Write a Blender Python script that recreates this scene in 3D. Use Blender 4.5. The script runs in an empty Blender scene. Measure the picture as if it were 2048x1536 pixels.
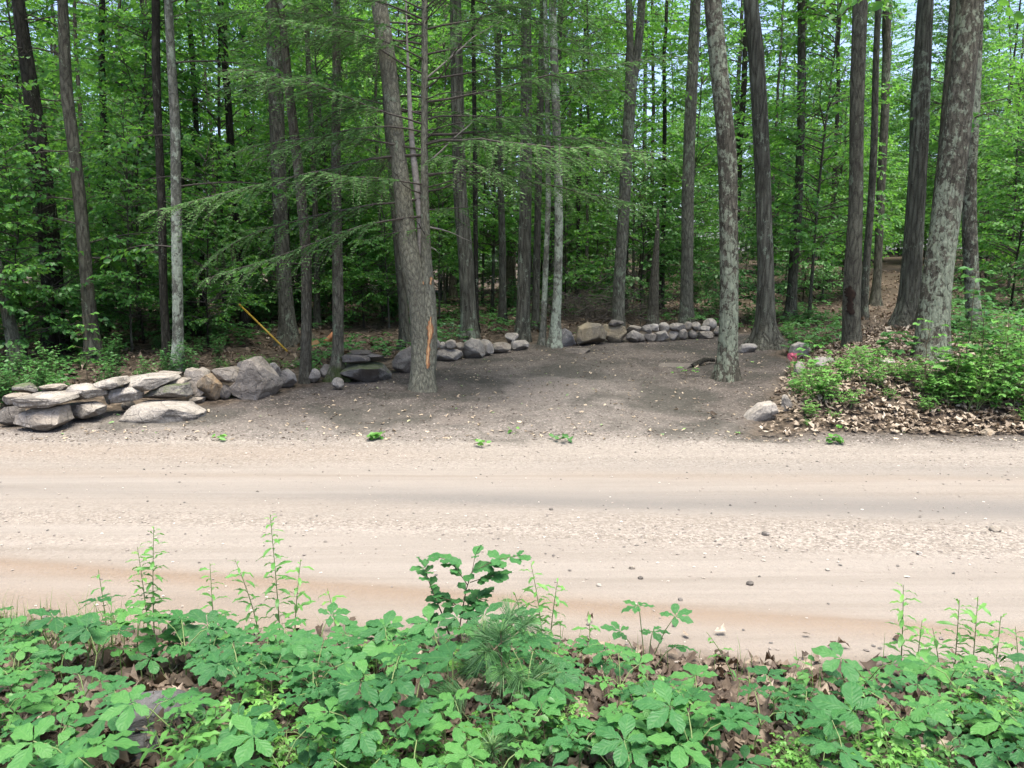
import bpy, math, random
import numpy as np
PI = math.pi
rng = np.random.default_rng(7)
random.seed(7)
scene = bpy.context.scene
COL = scene.collection

# ------------------------------------------------------------------ camera
CAM = np.array([0.0, 0.0, 1.9]); PITCH = math.radians(9.0); F = 1540.0
FWD = np.array([0, math.cos(PITCH), -math.sin(PITCH)]); UPV = np.array([0, math.sin(PITCH), math.cos(PITCH)])
cam = bpy.data.cameras.new('camera'); cam_o = bpy.data.objects.new('camera', cam); COL.objects.link(cam_o)
cam.sensor_width = 36; cam.lens = 36 * F / 2048; cam.clip_start = 0.05; cam.clip_end = 2000
cam_o.location = CAM; cam_o.rotation_euler = (math.radians(90) - PITCH, 0, 0)
scene.camera = cam_o

# ------------------------------------------------------------------ noise
def _hash(ix, iy, iz):
    h = (ix * 374761393 + iy * 668265263 + iz * 2147483647 * 3 + 1013904223) & 0xffffffff
    h = ((h ^ (h >> 13)) * 1274126177) & 0xffffffff
    h = ((h ^ (h >> 16)) * 2246822519) & 0xffffffff
    return ((h ^ (h >> 15)) & 0xffffff) / float(0xffffff)
def vnoise(x, y, z=0.0):
    x, y, z = np.broadcast_arrays(np.asarray(x, float), np.asarray(y, float), np.asarray(z, float))
    ix, iy, iz = np.floor(x).astype(np.int64), np.floor(y).astype(np.int64), np.floor(z).astype(np.int64)
    fx, fy, fz = x - ix, y - iy, z - iz
    fx, fy, fz = [f * f * (3 - 2 * f) for f in (fx, fy, fz)]
    def c(a, b, d): return _hash(ix + a, iy + b, iz + d)
    x0 = c(0,0,0) * (1 - fx) + c(1,0,0) * fx; x1 = c(0,1,0) * (1 - fx) + c(1,1,0) * fx
    x2 = c(0,0,1) * (1 - fx) + c(1,0,1) * fx; x3 = c(0,1,1) * (1 - fx) + c(1,1,1) * fx
    return ((x0 * (1 - fy) + x1 * fy) * (1 - fz) + (x2 * (1 - fy) + x3 * fy) * fz) * 2 - 1
def fbm(x, y, z=0.0, o=4):
    s = 0; a = 0.5; f = 1.0
    for k in range(o):
        s = s + a * vnoise(np.asarray(x) * f + 17.3 * k, np.asarray(y) * f + 5.1 * k, np.asarray(z) * f); a *= 0.5; f *= 2.03
    return s
def sst(a, b, x):
    t = np.clip((np.asarray(x, float) - a) / (b - a), 0, 1); return t * t * (3 - 2 * t)
def gau(x, m, s): return np.exp(-((np.asarray(x, float) - m) / s) ** 2)

# ------------------------------------------------------------------ terrain
def ynear(x): return 3.63 - 0.11 * np.clip(x, -7, 7) + 0.10 * vnoise(np.asarray(x) * 0.9, 3.3)
def yfar(x): return 8.05 - 0.025 * np.clip(x, -9, 9) + 0.06 * vnoise(np.asarray(x) * 1.1, 9.3)
def bankd(x, y):
    a = y - 8.42 + 0.12 * vnoise(x * 1.3, 4.4); b = .907 * (x - 2.75) - .42 * (y - 8.4)
    return np.minimum(a, b)
def lotmask(x, y):
    """1 inside the bare dirt clearing"""
    x = np.asarray(x, float); y = np.asarray(y, float)
    wob = 0.25 * vnoise(x * 0.8, y * 0.8, 2.0) + .12 * vnoise(x * 2.5, y * 2.5, 5.0)
    # left border follows the wall: (-6,8.2) (-4.3,9.4) (-2.2,11) (0,15.2) then back wall y~16.5
    left = np.interp(x, [-40, -6.2, -4.6, -3.4, -2.2, -1.2, 0.6, 1.2, 5.2], [8.2, 8.5, 9.4, 10.3, 11.6, 13.4, 15.2, 16.3, 16.4])
    d = left - y + wob
    d = np.minimum(d, -bankd(x, y) + wob * .5)
    right = np.interp(y, [8, 12.5, 14.5, 16.5, 20], [9, 4.6, 5.0, 5.6, 5.6])
    d = np.minimum(d, np.where(y > 12, right - x, 9) + wob)
    return sst(-0.25, 0.25, d) * (y > 6.0)
def terr(x, y, fine=True):
    x = np.asarray(x, float); y = np.asarray(y, float)
    yn, yf = ynear(x), yfar(x)
    z = 0.27 * sst(0.0, 1.3, yn - y)
    r = 0.05 * np.clip(y - 8.3, 0, 9.7) + 0.055 * np.clip(y - 18, 0, 40) * sst(-1, 9, x) - 0.010 * np.clip(y - 18, 0, 60) * (1 - sst(-6, 2, x))
    z = z + r
    z = z + 0.42 * sst(0.0, 1.1, bankd(x, y)) * (1 - .6 * sst(13, 20, y))
    z = z + 0.12 * sst(0, 1.5, y - 11) * sst(0, 2.5, -x - 4.5)
    rd = sst(-.15, .15, y - yn) * sst(-.15, .15, yf - y)
    z = z + rd * (-0.02 * gau(y - (6.08 - .085 * x), 0, .28) - 0.012 * gau(y, 4.6 - .1 * x, .3) + 0.028 * gau(y - (4.11 - .17 * x), 0, .09) * (.6 + .5 * vnoise(x * 1.5, y * 1.5)))
    z = z + 0.03 * gau(y, yf + .05, .25) * (1 - sst(2, 3.2, x))
    if fine:
        lm = lotmask(x, y)
        z = z + (1 - rd) * (0.05 * fbm(x * 1.1, y * 1.1, 0, 3)) + (1 - rd) * 0.025 * fbm(x * 5, y * 5, 1, 3)
        z = z + rd * 0.006 * fbm(x * 7, y * 7, 2, 3)
        far = sst(14, 30, y)
        z = z + far * .35 * fbm(x * .16, y * .16, 3, 3)
    return z
def ray(u, v):
    d = FWD + np.array([1., 0, 0]) * ((u - 1024) / F) + UPV * (-(v - 768) / F)
    return d
def at(u, v):
    """where the sight line of a pixel of the 2048 px photograph meets the ground"""
    d = ray(u, v); ts = np.concatenate([np.arange(1.5, 20, .03), np.arange(20, 140, .2)])
    P = CAM[None] + ts[:, None] * d[None]
    below = P[:, 2] < terr(P[:, 0], P[:, 1])
    i = int(np.argmax(below)) if below.any() else len(ts) - 1
    p = P[i].copy(); p[2] = float(terr(p[0], p[1])); return p
def on_plane(u, v, Y):
    d = ray(u, v); return CAM + d * (Y / d[1])
def depth(p): return float((np.asarray(p) - CAM) @ FWD)
def px(p): return depth(p) / F          # metres per photo pixel at p
def project(p):
    q = np.asarray(p) - CAM; dd = q @ FWD
    return 1024 + F * q[..., 0] / dd, 768 - F * (q @ UPV) / dd

# ------------------------------------------------------------------ mesh building
class MB:
    def __init__(self):
        self.v = []; self.q = []; self.t = []; self.qm = []; self.tm = []; self.qr = []; self.tr = []; self.n = 0; self.pa = {}
    def add(self, verts, quads=None, tris=None, mat=0, rnd=0.5, **pattr):
        verts = np.asarray(verts, float).reshape(-1, 3); o = self.n
        self.v.append(verts); self.n += len(verts)
        for k in set(pattr) | set(self.pa):
            self.pa.setdefault(k, [np.zeros(o)] if o else [])
            self.pa[k].append(np.broadcast_to(np.asarray(pattr.get(k, 0.0), float), (len(verts),)))
        for arr, L, M, R in ((quads, self.q, self.qm, self.qr), (tris, self.t, self.tm, self.tr)):
            if arr is not None and len(arr):
                arr = np.asarray(arr, np.int64) + o; L.append(arr)
                M.append(np.full(len(arr), mat)); R.append(np.broadcast_to(np.asarray(rnd, float), (len(arr),)) if np.ndim(rnd) == 0 or len(np.atleast_1d(rnd)) == len(arr) else np.resize(rnd, len(arr)))
    def mesh(self, name, mats, smooth=True):
        me = bpy.data.meshes.new(name)
        V = np.concatenate(self.v)
        Q = np.concatenate(self.q) if self.q else np.zeros((0, 4), np.int64)
        T = np.concatenate(self.t) if self.t else np.zeros((0, 3), np.int64)
        me.vertices.add(len(V)); me.vertices.foreach_set('co', V.astype(np.float32).ravel())
        nl = Q.size + T.size; me.loops.add(nl)
        me.loops.foreach_set('vertex_index', np.concatenate([Q.ravel(), T.ravel()]).astype(np.int32))
        npoly = len(Q) + len(T); me.polygons.add(npoly)
        ls = np.concatenate([np.arange(len(Q)) * 4, Q.size + np.arange(len(T)) * 3]).astype(np.int32)
        me.polygons.foreach_set('loop_start', ls)
        mi = np.concatenate(self.qm + self.tm).astype(np.int32) if npoly else np.zeros(0, np.int32)
        me.polygons.foreach_set('material_index', mi)
        me.polygons.foreach_set('use_smooth', np.full(npoly, bool(smooth)))
        a = me.attributes.new('rnd', 'FLOAT', 'FACE'); a.data.foreach_set('value', np.concatenate(self.qr + self.tr).astype(np.float32))
        for k, L in self.pa.items():
            a = me.attributes.new(k, 'FLOAT', 'POINT'); a.data.foreach_set('value', np.concatenate(L).astype(np.float32))
        me.update(calc_edges=True); me.validate()
        for m in mats: me.materials.append(m)
        return me
    def build(self, name, mats, parent=None, loc=None, smooth=True):
        if not isinstance(mats, (list, tuple)): mats = [mats]
        return link(name, self.mesh(name, mats, smooth), parent, loc)
def link(name, data, parent=None, loc=None):
    o = bpy.data.objects.new(name, data); COL.objects.link(o)
    if parent is not None: o.parent = parent
    if loc is not None: o.location = [float(c) for c in loc]
    return o
def tag(o, label, cat=None, group=None, kind=None):
    o['label'] = label
    if cat: o['category'] = cat
    if group: o['group'] = group
    if kind: o['kind'] = kind
    return o
def thing(name, loc, label, cat, group=None, rz=0.0, s=1.0):
    o = bpy.data.objects.new(name, None); COL.objects.link(o); o.empty_display_size = .1
    o.location = [float(c) for c in loc]; o.rotation_euler = (0, 0, float(rz)); o.scale = (s, s, s)
    return tag(o, label, cat, group)
def copy_tree(o, loc, rz, s, label=None, group=None, parent=None):
    c = o.copy(); COL.objects.link(c)
    if parent is not None: c.parent = parent
    else:
        c.location = [float(k) for k in loc]; c.rotation_euler = (0, 0, float(rz)); c.scale = (s, s, s) if np.ndim(s) == 0 else s
        if label: c['label'] = label
        if group: c['group'] = group
    for ch in o.children: copy_tree(ch, None, None, None, parent=c)
    return c

def nrm(a): return a / np.maximum(np.linalg.norm(a, axis=-1, keepdims=True), 1e-9)
def tube(mb, path, rad, seg=6, mat=0, rfun=None, cap=False, rnd=.5, **pa):
    path = np.asarray(path, float); n = len(path); rad = np.broadcast_to(np.asarray(rad, float), (n,))
    tg = nrm(np.gradient(path, axis=0))
    ref = np.array([0, 1., 0]) if abs(tg[:, 2]).mean() > .7 else np.array([0, 0, 1.])
    a = nrm(np.cross(ref[None], tg)); b = np.cross(tg, a)
    th = np.arange(seg) * 2 * PI / seg
    R = np.repeat(rad[:, None], seg, 1)
    if rfun is not None: R = R * rfun(th[None, :], path[:, 2:3])
    V = path[:, None] + R[..., None] * (np.cos(th)[None, :, None] * a[:, None] + np.sin(th)[None, :, None] * b[:, None])
    i = np.arange(n - 1)[:, None] * seg; j = np.arange(seg)[None]; j2 = (j + 1) % seg
    Q = np.stack([i + j, i + j2, i + seg + j2, i + seg + j], -1).reshape(-1, 4)
    V = V.reshape(-1, 3); T = None
    if cap:
        V = np.vstack([V, path[:1], path[-1:]]); k = np.arange(seg); k2 = (k + 1) % seg
        T = np.vstack([np.stack([k2, k, np.full(seg, n * seg)], -1), np.stack([(n - 1) * seg + k, (n - 1) * seg + k2, np.full(seg, n * seg + 1)], -1)])
    mb.add(V, quads=Q, tris=T, mat=mat, rnd=rnd, **pa)

LEAF6 = None
def leaves(mb, P, D, N, L, Wd, rnd, mat=0, fold=.18, droop=.12):
    """many simple leaves: base P, direction D, normal N, length, width; two folded halves each"""
    P = np.asarray(P, float); n = len(P)
    if n == 0: return
    D = nrm(np.asarray(D, float)); S = nrm(np.cross(N, D)); N2 = np.cross(D, S)
    L = np.broadcast_to(np.asarray(L, float), (n,))[:, None]; Wd = np.broadcast_to(np.asarray(Wd, float), (n,))[:, None]
    def pt(a, s, h): return P + D * L * a + S * Wd * s * .5 + N2 * h
    f = fold * Wd; dr = droop * L
    V = np.stack([pt(0, 0, 0), pt(.32, 1, f * .9 - dr * .1), pt(.7, .72, f * .6 - dr * .5), pt(1, 0, -dr), pt(.7, -.72, f * .6 - dr * .5), pt(.32, -1, f * .9 - dr * .1)], 1)
    o = np.arange(n)[:, None] * 6
    Q = np.concatenate([o + np.array([[0, 1, 2, 3]]), o + np.array([[0, 3, 4, 5]])], 1).reshape(-1, 4)
    mb.add(V.reshape(-1, 3), quads=Q, mat=mat, rnd=np.repeat(np.broadcast_to(rnd, (n,)), 2))
def blades(mb, P, D, S, L, Wd, rnd, mat=0):
    """thin flat lozenges: needle twigs"""
    n = len(P); L = np.broadcast_to(np.asarray(L, float), (n,))[:, None]; Wd = np.broadcast_to(np.asarray(Wd, float), (n,))[:, None]
    V = np.stack([P, P + D * L * .45 + S * Wd * .5, P + D * L, P + D * L * .45 - S * Wd * .5], 1)
    Q = np.arange(n * 4).reshape(-1, 4)
    mb.add(V.reshape(-1, 3), quads=Q, mat=mat, rnd=rnd)

# ------------------------------------------------------------------ materials
class NT:
    def __init__(self, name):
        self.m = bpy.data.materials.new(name); self.m.use_nodes = True
        self.t = self.m.node_tree; self.t.nodes.clear(); self.out = self.n('ShaderNodeOutputMaterial')
    def n(self, typ, **kw):
        nd = self.t.nodes.new(typ)
        for k, v in kw.items():
            if k.startswith('i_'):
                key = k[2:]; key = int(key) if key.isdigit() else key.replace('_', ' ')
                self.set(nd, key, v)
            else: setattr(nd, k, v)
        return nd
    def set(self, nd, key, v):
        s = nd.inputs[key]
        if isinstance(v, bpy.types.NodeSocket): self.t.links.new(v, s)
        elif isinstance(v, bpy.types.Node): self.t.links.new(v.outputs[0], s)
        else:
            if hasattr(s.default_value, '__len__') and len(s.default_value) == 4 and len(v) == 3: v = (*v, 1)
            s.default_value = v
    def math(self, op, a, b=0.0, clamp=False):
        nd = self.n('ShaderNodeMath', operation=op, use_clamp=clamp); self.set(nd, 0, a); self.set(nd, 1, b); return nd.outputs[0]
    def mix(self, f, a, b, blend='MIX'):
        nd = self.n('ShaderNodeMix', data_type='RGBA', blend_type=blend)
        self.set(nd, 0, f); self.set(nd, 6, a); self.set(nd, 7, b); return nd.outputs[2]
    def noise(self, vec, scale, detail=4, rough=.55, dist=0.0):
        nd = self.n('ShaderNodeTexNoise'); self.set(nd, 'Vector', vec)
        nd.inputs['Scale'].default_value = scale; nd.inputs['Detail'].default_value = detail; nd.inputs['Roughness'].default_value = rough; nd.inputs['Distortion'].default_value = dist
        return nd.outputs[0]
    def vor(self, vec, scale, feature='F1', out='Distance'):
        nd = self.n('ShaderNodeTexVoronoi', feature=feature); self.set(nd, 'Vector', vec); nd.inputs['Scale'].default_value = scale
        return nd.outputs[out]
    def ramp(self, f, stops, interp='LINEAR'):
        nd = self.n('ShaderNodeValToRGB'); cr = nd.color_ramp; cr.interpolation = interp
        while len(cr.elements) < len(stops): cr.elements.new(.5)
        for e, (p, c) in zip(cr.elements, stops):
            e.position = p; e.color = (c, c, c, 1) if np.ndim(c) == 0 else (*c, 1)
        self.set(nd, 0, f); return nd.outputs[0]
    def attr(self, name, typ='GEOMETRY'):
        nd = self.n('ShaderNodeAttribute', attribute_name=name, attribute_type=typ); return nd.outputs['Fac']
    def bump(self, h, strength=.5, dist=.02):
        nd = self.n('ShaderNodeBump'); nd.inputs['Strength'].default_value = strength; nd.inputs['Distance'].default_value = dist; self.set(nd, 'Height', h); return nd.outputs[0]
    def bsdf(self, color, rough=.8, normal=None, spec=.3):
        nd = self.n('ShaderNodeBsdfPrincipled'); self.set(nd, 'Base Color', color); self.set(nd, 'Roughness', rough); nd.inputs['Specular IOR Level'].default_value = spec
        if normal is not None: self.set(nd, 'Normal', normal)
        return nd.outputs[0]
    def done(self, sh): self.t.links.new(sh, self.out.inputs[0]); return self.m
    def objvec(self, scale=(1, 1, 1)):
        tc = self.n('ShaderNodeTexCoord').outputs['Object']; oi = self.n('ShaderNodeObjectInfo').outputs['Random']
        ad = self.n('ShaderNodeVectorMath', operation='ADD'); self.set(ad, 0, tc)
        cb = self.n('ShaderNodeCombineXYZ'); self.set(cb, 0, self.math('MULTIPLY', oi, 37.0)); self.set(cb, 2, self.math('MULTIPLY', oi, 91.0)); self.set(ad, 1, cb)
        mp = self.n('ShaderNodeMapping'); self.set(mp, 'Vector', ad.outputs[0]); mp.inputs['Scale'].default_value = scale
        return mp.outputs[0]

def leaf_mat(name, stops, trans=(.12, .30, .04), tf=.38, rough=.42, spec=.35, veins=False, objw=.35, mottle=False):
    k = NT(name); r = k.attr('rnd'); oi = k.n('ShaderNodeObjectInfo').outputs['Random']
    f = k.math('ADD', k.math('MULTIPLY', r, 1 - objw), k.math('MULTIPLY', oi, objw))
    c = k.ramp(f, stops); nrml = None
    if mottle:
        mn = k.noise(k.n('ShaderNodeNewGeometry').outputs['Position'], 45, 5, .7)
        c = k.mix(k.ramp(mn, [(.3, .75), (.55, 0)]), c, (.05, .036, .025)); c = k.mix(k.ramp(mn, [(.6, 0), (.8, .5)]), c, (.36, .30, .23))
    tcol = k.mix(.5, c, trans)
    if veins:
        lu, lv = k.attr('lu'), k.attr('lv')
        av = k.math('ABSOLUTE', lv)
        s = k.math('FRACT', k.math('SUBTRACT', k.math('MULTIPLY', lu, 6.0), k.math('MULTIPLY', av, 1.6)))
        rib = k.math('LESS_THAN', av, .07)
        sv = k.ramp(s, [(0, 1), (.10, 0), (.9, 0), (1, 1)])
        vv = k.math('MAXIMUM', k.math('MULTIPLY', sv, .45), rib)
        c = k.mix(k.math('MULTIPLY', vv, .16), c, (.16, .30, .09))
        h = k.math('SUBTRACT', k.ramp(s, [(0, 0), (.5, 1), (1, 0)]), vv)
        n1 = k.noise(k.n('ShaderNodeTexCoord').outputs['Object'], 90, 2)
        nrml = k.bump(k.math('ADD', h, k.math('MULTIPLY', n1, .5)), .35, .003)
    p = k.bsdf(c, rough, nrml, spec)
    tr = k.n('ShaderNodeBsdfTranslucent'); k.set(tr, 0, tcol)
    mx = k.n('ShaderNodeMixShader'); mx.inputs[0].default_value = tf; k.set(mx, 1, p); k.set(mx, 2, tr.outputs[0])
    return k.done(mx.outputs[0])

def bark_mat(name, dark, light, lich=(.30, .34, .26), amt=.3, zs=.26, sc=34, strength=1.0, patch=5.0, moss=0.0):
    light = (light[0] * .95, light[1], light[2] * .93); dark = (dark[0] * .95, dark[1], dark[2] * .93)
    k = NT(name); v = k.objvec((1, 1, zs)); v1 = k.objvec((1, 1, .75))
    n1 = k.noise(v, sc, 6, .68, 1.1); e = k.vor(v, sc * .55, 'DISTANCE_TO_EDGE'); n3 = k.noise(v1, 110, 4, .7)
    pl = k.ramp(k.math('ADD', e, k.math('MULTIPLY', k.math('SUBTRACT', n1, .5), .5)), [(.0, 0), (.28, 1)])
    h = k.math('ADD', k.math('MULTIPLY', n1, .68), k.math('MULTIPLY', pl, .32))
    c = k.mix(k.ramp(h, [(.25, 0), (.45, .45), (.8, 1)]), dark, light)
    c = k.mix(k.ramp(n3, [(.35, .5), (.5, 0)]), c, dark)
    c = k.mix(k.ramp(n3, [(.55, 0), (.8, .6)]), c, (light[0] * 1.5, light[1] * 1.5, light[2] * 1.45))
    big = k.noise(v1, 1.6, 4, .6)
    c = k.mix(k.ramp(big, [(.4, 0), (.7, .55)]), c, dark)
    hh = h
    if amt > 0:
        ln = k.noise(v1, patch * 1.3, 9, .74, .2); l2 = k.noise(v1, 1.1, 3)
        lf = k.math('ADD', ln, k.math('MULTIPLY', k.math('SUBTRACT', l2, .5), .6))
        th = .66 - amt * .28
        lm = k.math('MULTIPLY', k.ramp(lf, [(th, 0), (th + .035, 1)]), k.ramp(h, [(.22, .15), (.42, 1)]))
        lc = k.mix(k.noise(v1, 30, 5, .7), lich, (lich[0] * .5, lich[1] * .6, lich[2] * .48))
        c = k.mix(k.math('MULTIPLY', lm, .92), c, lc)
        hh = k.math('ADD', h, k.math('MULTIPLY', lm, .12))
    if moss > 0:
        z = k.n('ShaderNodeSeparateXYZ'); k.set(z, 0, k.n('ShaderNodeTexCoord').outputs['Object'])
        mm = k.math('ADD', k.ramp(z.outputs[2], [(0, .55), (moss, 0)]), k.math('SUBTRACT', k.noise(v1, 6, 5), .5))
        c = k.mix(k.ramp(mm, [(.18, 0), (.4, .8)]), c, (.05, .075, .02))
    return k.done(k.bsdf(c, .9, k.bump(k.math('ADD', hh, k.math('MULTIPLY', n3, .15)), strength, .045), .12))

def stone_mat(name, c1, c2, streak=.25, moss=.0, c3=None, pale=.5):
    k = NT(name); v = k.objvec(); 
    n1 = k.noise(v, 3.0, 6, .65, .4); n2 = k.noise(v, 40, 4, .7); n4 = k.noise(v, 9, 5, .6)
    c = k.mix(k.ramp(n1, [(.35, 0), (.65, 1)]), c1, c2)
    if c3: c = k.mix(k.ramp(k.noise(v, 2.2, 5, .7), [(.5, 0), (.62, .8)]), c, c3)
    c = k.mix(k.ramp(n2, [(.25, .45), (.5, 0)]), c, (.03, .028, .025))
    c = k.mix(k.ramp(n2, [(.6, 0), (.85, pale)]), c, (.55, .52, .47))
    if streak:
        w = k.objvec((1.0, 1, .35)); s = k.noise(w, 11, 5, .75, 1.5)
        c = k.mix(k.math('MULTIPLY', k.ramp(s, [(.60, 0), (.66, 1)]), streak * 1.6, True), c, (.52, .50, .46))
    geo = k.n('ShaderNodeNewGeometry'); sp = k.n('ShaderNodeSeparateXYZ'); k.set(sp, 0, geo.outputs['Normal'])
    # darker brown towards the undersides, moss on the tops, both with ragged edges
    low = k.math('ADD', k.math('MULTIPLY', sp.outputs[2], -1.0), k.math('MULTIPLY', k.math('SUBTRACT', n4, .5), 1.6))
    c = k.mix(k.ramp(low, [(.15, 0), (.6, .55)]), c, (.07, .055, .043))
    if moss:
        up = k.math('ADD', k.math('MULTIPLY', sp.outputs[2], .5), k.math('SUBTRACT', n4, .5))
        c = k.mix(k.math('MULTIPLY', k.ramp(up, [(.25, 0), (.5, 1)]), moss), c, (.055, .085, .02))
    n5 = k.noise(v, 95, 4, .7); cr = k.vor(v, 3.5, 'DISTANCE_TO_EDGE'); cl = k.ramp(k.math('ADD', cr, k.math('MULTIPLY', k.math('SUBTRACT', n4, .5), .12)), [(.0, 1), (.018, 0)])
    c = k.mix(k.math('MULTIPLY', cl, .3), c, (.05, .045, .04)); c = k.mix(k.ramp(n5, [(.3, .45), (.5, 0)]), c, (.06, .055, .05))
    h = k.math('ADD', k.math('MULTIPLY', n1, .5), k.math('ADD', k.math('MULTIPLY', n4, .45), k.math('MULTIPLY', n2, .2)))
    h = k.math('SUBTRACT', h, k.math('MULTIPLY', cl, .12))
    return k.done(k.bsdf(c, .85, k.bump(h, 1.0, .06), .25))

def plain_mat(name, c1, c2, scale=20, rough=.7, zs=1.0, bump=.3, spec=.3):
    k = NT(name); v = k.objvec((1, 1, zs)); n = k.noise(v, scale, 5, .6)
    c = k.mix(k.ramp(n, [(.3, 0), (.7, 1)]), c1, c2)
    return k.done(k.bsdf(c, rough, k.bump(n, bump, .01), spec))

G1 = [(0, (.030, .100, .028)), (.45, (.060, .185, .043)), (.8, (.095, .255, .053)), (1, (.17, .33, .06))]
M_leaf = leaf_mat('canopy_leaf', G1, (.23, .55, .05), .52)
M_leafbright = leaf_mat('sapling_leaf', [(0, (.038, .13, .034)), (.5, (.076, .22, .05)), (1, (.16, .33, .06))], (.25, .57, .055), .5)
M_shrub = leaf_mat('shrub_leaf', [(0, (.030, .10, .03)), (.5, (.06, .17, .045)), (1, (.10, .235, .06))], (.10, .28, .05), .35)
M_bramble = leaf_mat('bramble_leaf', [(0, (.05, .16, .03)), (.5, (.10, .26, .05)), (1, (.16, .35, .07))], (.14, .36, .05), .35)
M_hem = leaf_mat('hemlock_needle', [(0, (.052, .115, .040)), (.5, (.10, .195, .064)), (1, (.19, .31, .10))], (.12, .27, .08), .34, .62, .12)
M_front = leaf_mat('creeper_leaf', [(0, (.019, .078, .028)), (.5, (.042, .145, .044)), (.92, (.085, .23, .052)), (.975, (.16, .26, .05)), (1, (.30, .29, .07))], (.13, .38, .07),   .30, .5, .28, veins=True, objw=.6)
M_gold = leaf_mat('stalk_leaf', [(0, (.06, .17, .05)), (.6, (.10, .26, .06)), (1, (.20, .36, .08))], (.18, .40, .07), .35)
M_pine = leaf_mat('pine_needle', [(0, (.045, .12, .05)), (.6, (.08, .18, .065)), (1, (.22, .30, .08))], (.10, .22, .06), .2)
M_grass = leaf_mat('grass_blade', [(0, (.06, .14, .04)), (.6, (.11, .22, .05)), (1, (.26, .28, .12))], (.15, .3, .06), .3)
M_dead = leaf_mat('dry_leaf', [(0, (.035, .026, .019)), (.35, (.075, .056, .042)), (.65, (.14, .108, .08)), (.88, (.25, .205, .155)), (1, (.38, .33, .27))], (.2, .12, .06), .12, .65, .25, objw=0.0, mottle=True)
M_deadpale = leaf_mat('dry_leaf_pale', [(0, (.08, .062, .046)), (.3, (.20, .16, .12)), (.65, (.33, .275, .21)), (1, (.46, .41, .34))], (.25, .16, .09), .12, .65, .25, objw=0.0, mottle=True)
M_chip = leaf_mat('leaf_scrap', [(0, (.12, .09, .06)), (.5, (.34, .28, .2)), (.8, (.45, .38, .28)), (.9, (.12, .28, .08)), (1, (.2, .36, .1))], (.2, .15, .08), .1, .6, .25, objw=0.0)
M_flower = leaf_mat('pale_leaf', [(0, (.05, .16, .06)), (.5, (.10, .25, .12)), (.7, (.42, .52, .40)), (1, (.6, .66, .55))], (.2, .35, .15), .3)
B_grey = bark_mat('bark_grey', (.062, .056, .048), (.245, .24, .20), amt=.22)
B_smooth = bark_mat('bark_smooth', (.085, .077, .066), (.285, .275, .22), amt=.12, zs=.4, sc=40, strength=.7)
B_brown = bark_mat('bark_brown', (.052, .044, .036), (.195, .18, .148), amt=.10, sc=38)
B_dark = bark_mat('bark_dark', (.016, .0145, .0125), (.066, .061, .052), amt=.14, sc=30)
B_lich = bark_mat('bark_lichen', (.038, .034, .029), (.19, .172, .145), (.36, .385, .31), .58, .3, 32, 1.0, 8.5)
B_pale = bark_mat('bark_pale', (.07, .068, .06), (.23, .225, .20), (.40, .43, .37), .55, .5, 24, .7, 4.5)
B_shag = bark_mat('bark_shaggy', (.036, .032, .028), (.215, .21, .178), (.3, .33, .27), .22, .12, 26, 1.1)
B_moss = bark_mat('bark_mossy', (.055, .048, .040), (.22, .20, .165), (.30, .34, .25), .30, .26, 34, .9, 5, moss=.5)
B_twig = plain_mat('twig_bark', (.035, .030, .025), (.095, .085, .072), 30, .9)
B_twigpale = plain_mat('dead_twig', (.16, .145, .125), (.30, .28, .25), 30, .9)
B_far = bark_mat('bark_far', (.034, .030, .026), (.145, .14, .115), (.24, .27, .21), .22, .26, 26, .8)
M_stem = plain_mat('green_stem', (.09, .16, .05), (.16, .20, .08), 20, .6)
M_redstem = plain_mat('woody_stem', (.06, .045, .03), (.12, .10, .06), 20, .7)
S_grey = stone_mat('stone_grey', (.168, .154, .133), (.345, .322, .284), .25)
S_warm = stone_mat('stone_warm', (.185, .162, .132), (.315, .285, .24), .2)
S_tan = stone_mat('stone_tan', (.20, .165, .12), (.34, .29, .22), .08, c3=(.30, .20, .10))
S_ochre = stone_mat('stone_ochre', (.185, .155, .105), (.31, .27, .19), .06, c3=(.14, .13, .11))
S_dark = stone_mat('stone_dark', (.075, .068, .06), (.165, .152, .138), .2)
S_mossy = stone_mat('stone_mossy', (.10, .095, .085), (.2, .19, .17), .15, moss=.7)
S_brown = stone_mat('stone_brown', (.205, .18, .148), (.34, .305, .258), .3)
S_soil = stone_mat('stone_soiled', (.085, .075, .064), (.16, .142, .122), .1)
S_wet = stone_mat('stone_slate', (.040, .041, .042), (.095, .096, .097), 0, pale=.1)
S_streak = stone_mat('stone_streaked', (.07, .07, .07), (.15, .15, .15), .6)
S_pale = stone_mat('stone_pale', (.25, .235, .21), (.37, .35, .32), .15)
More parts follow.
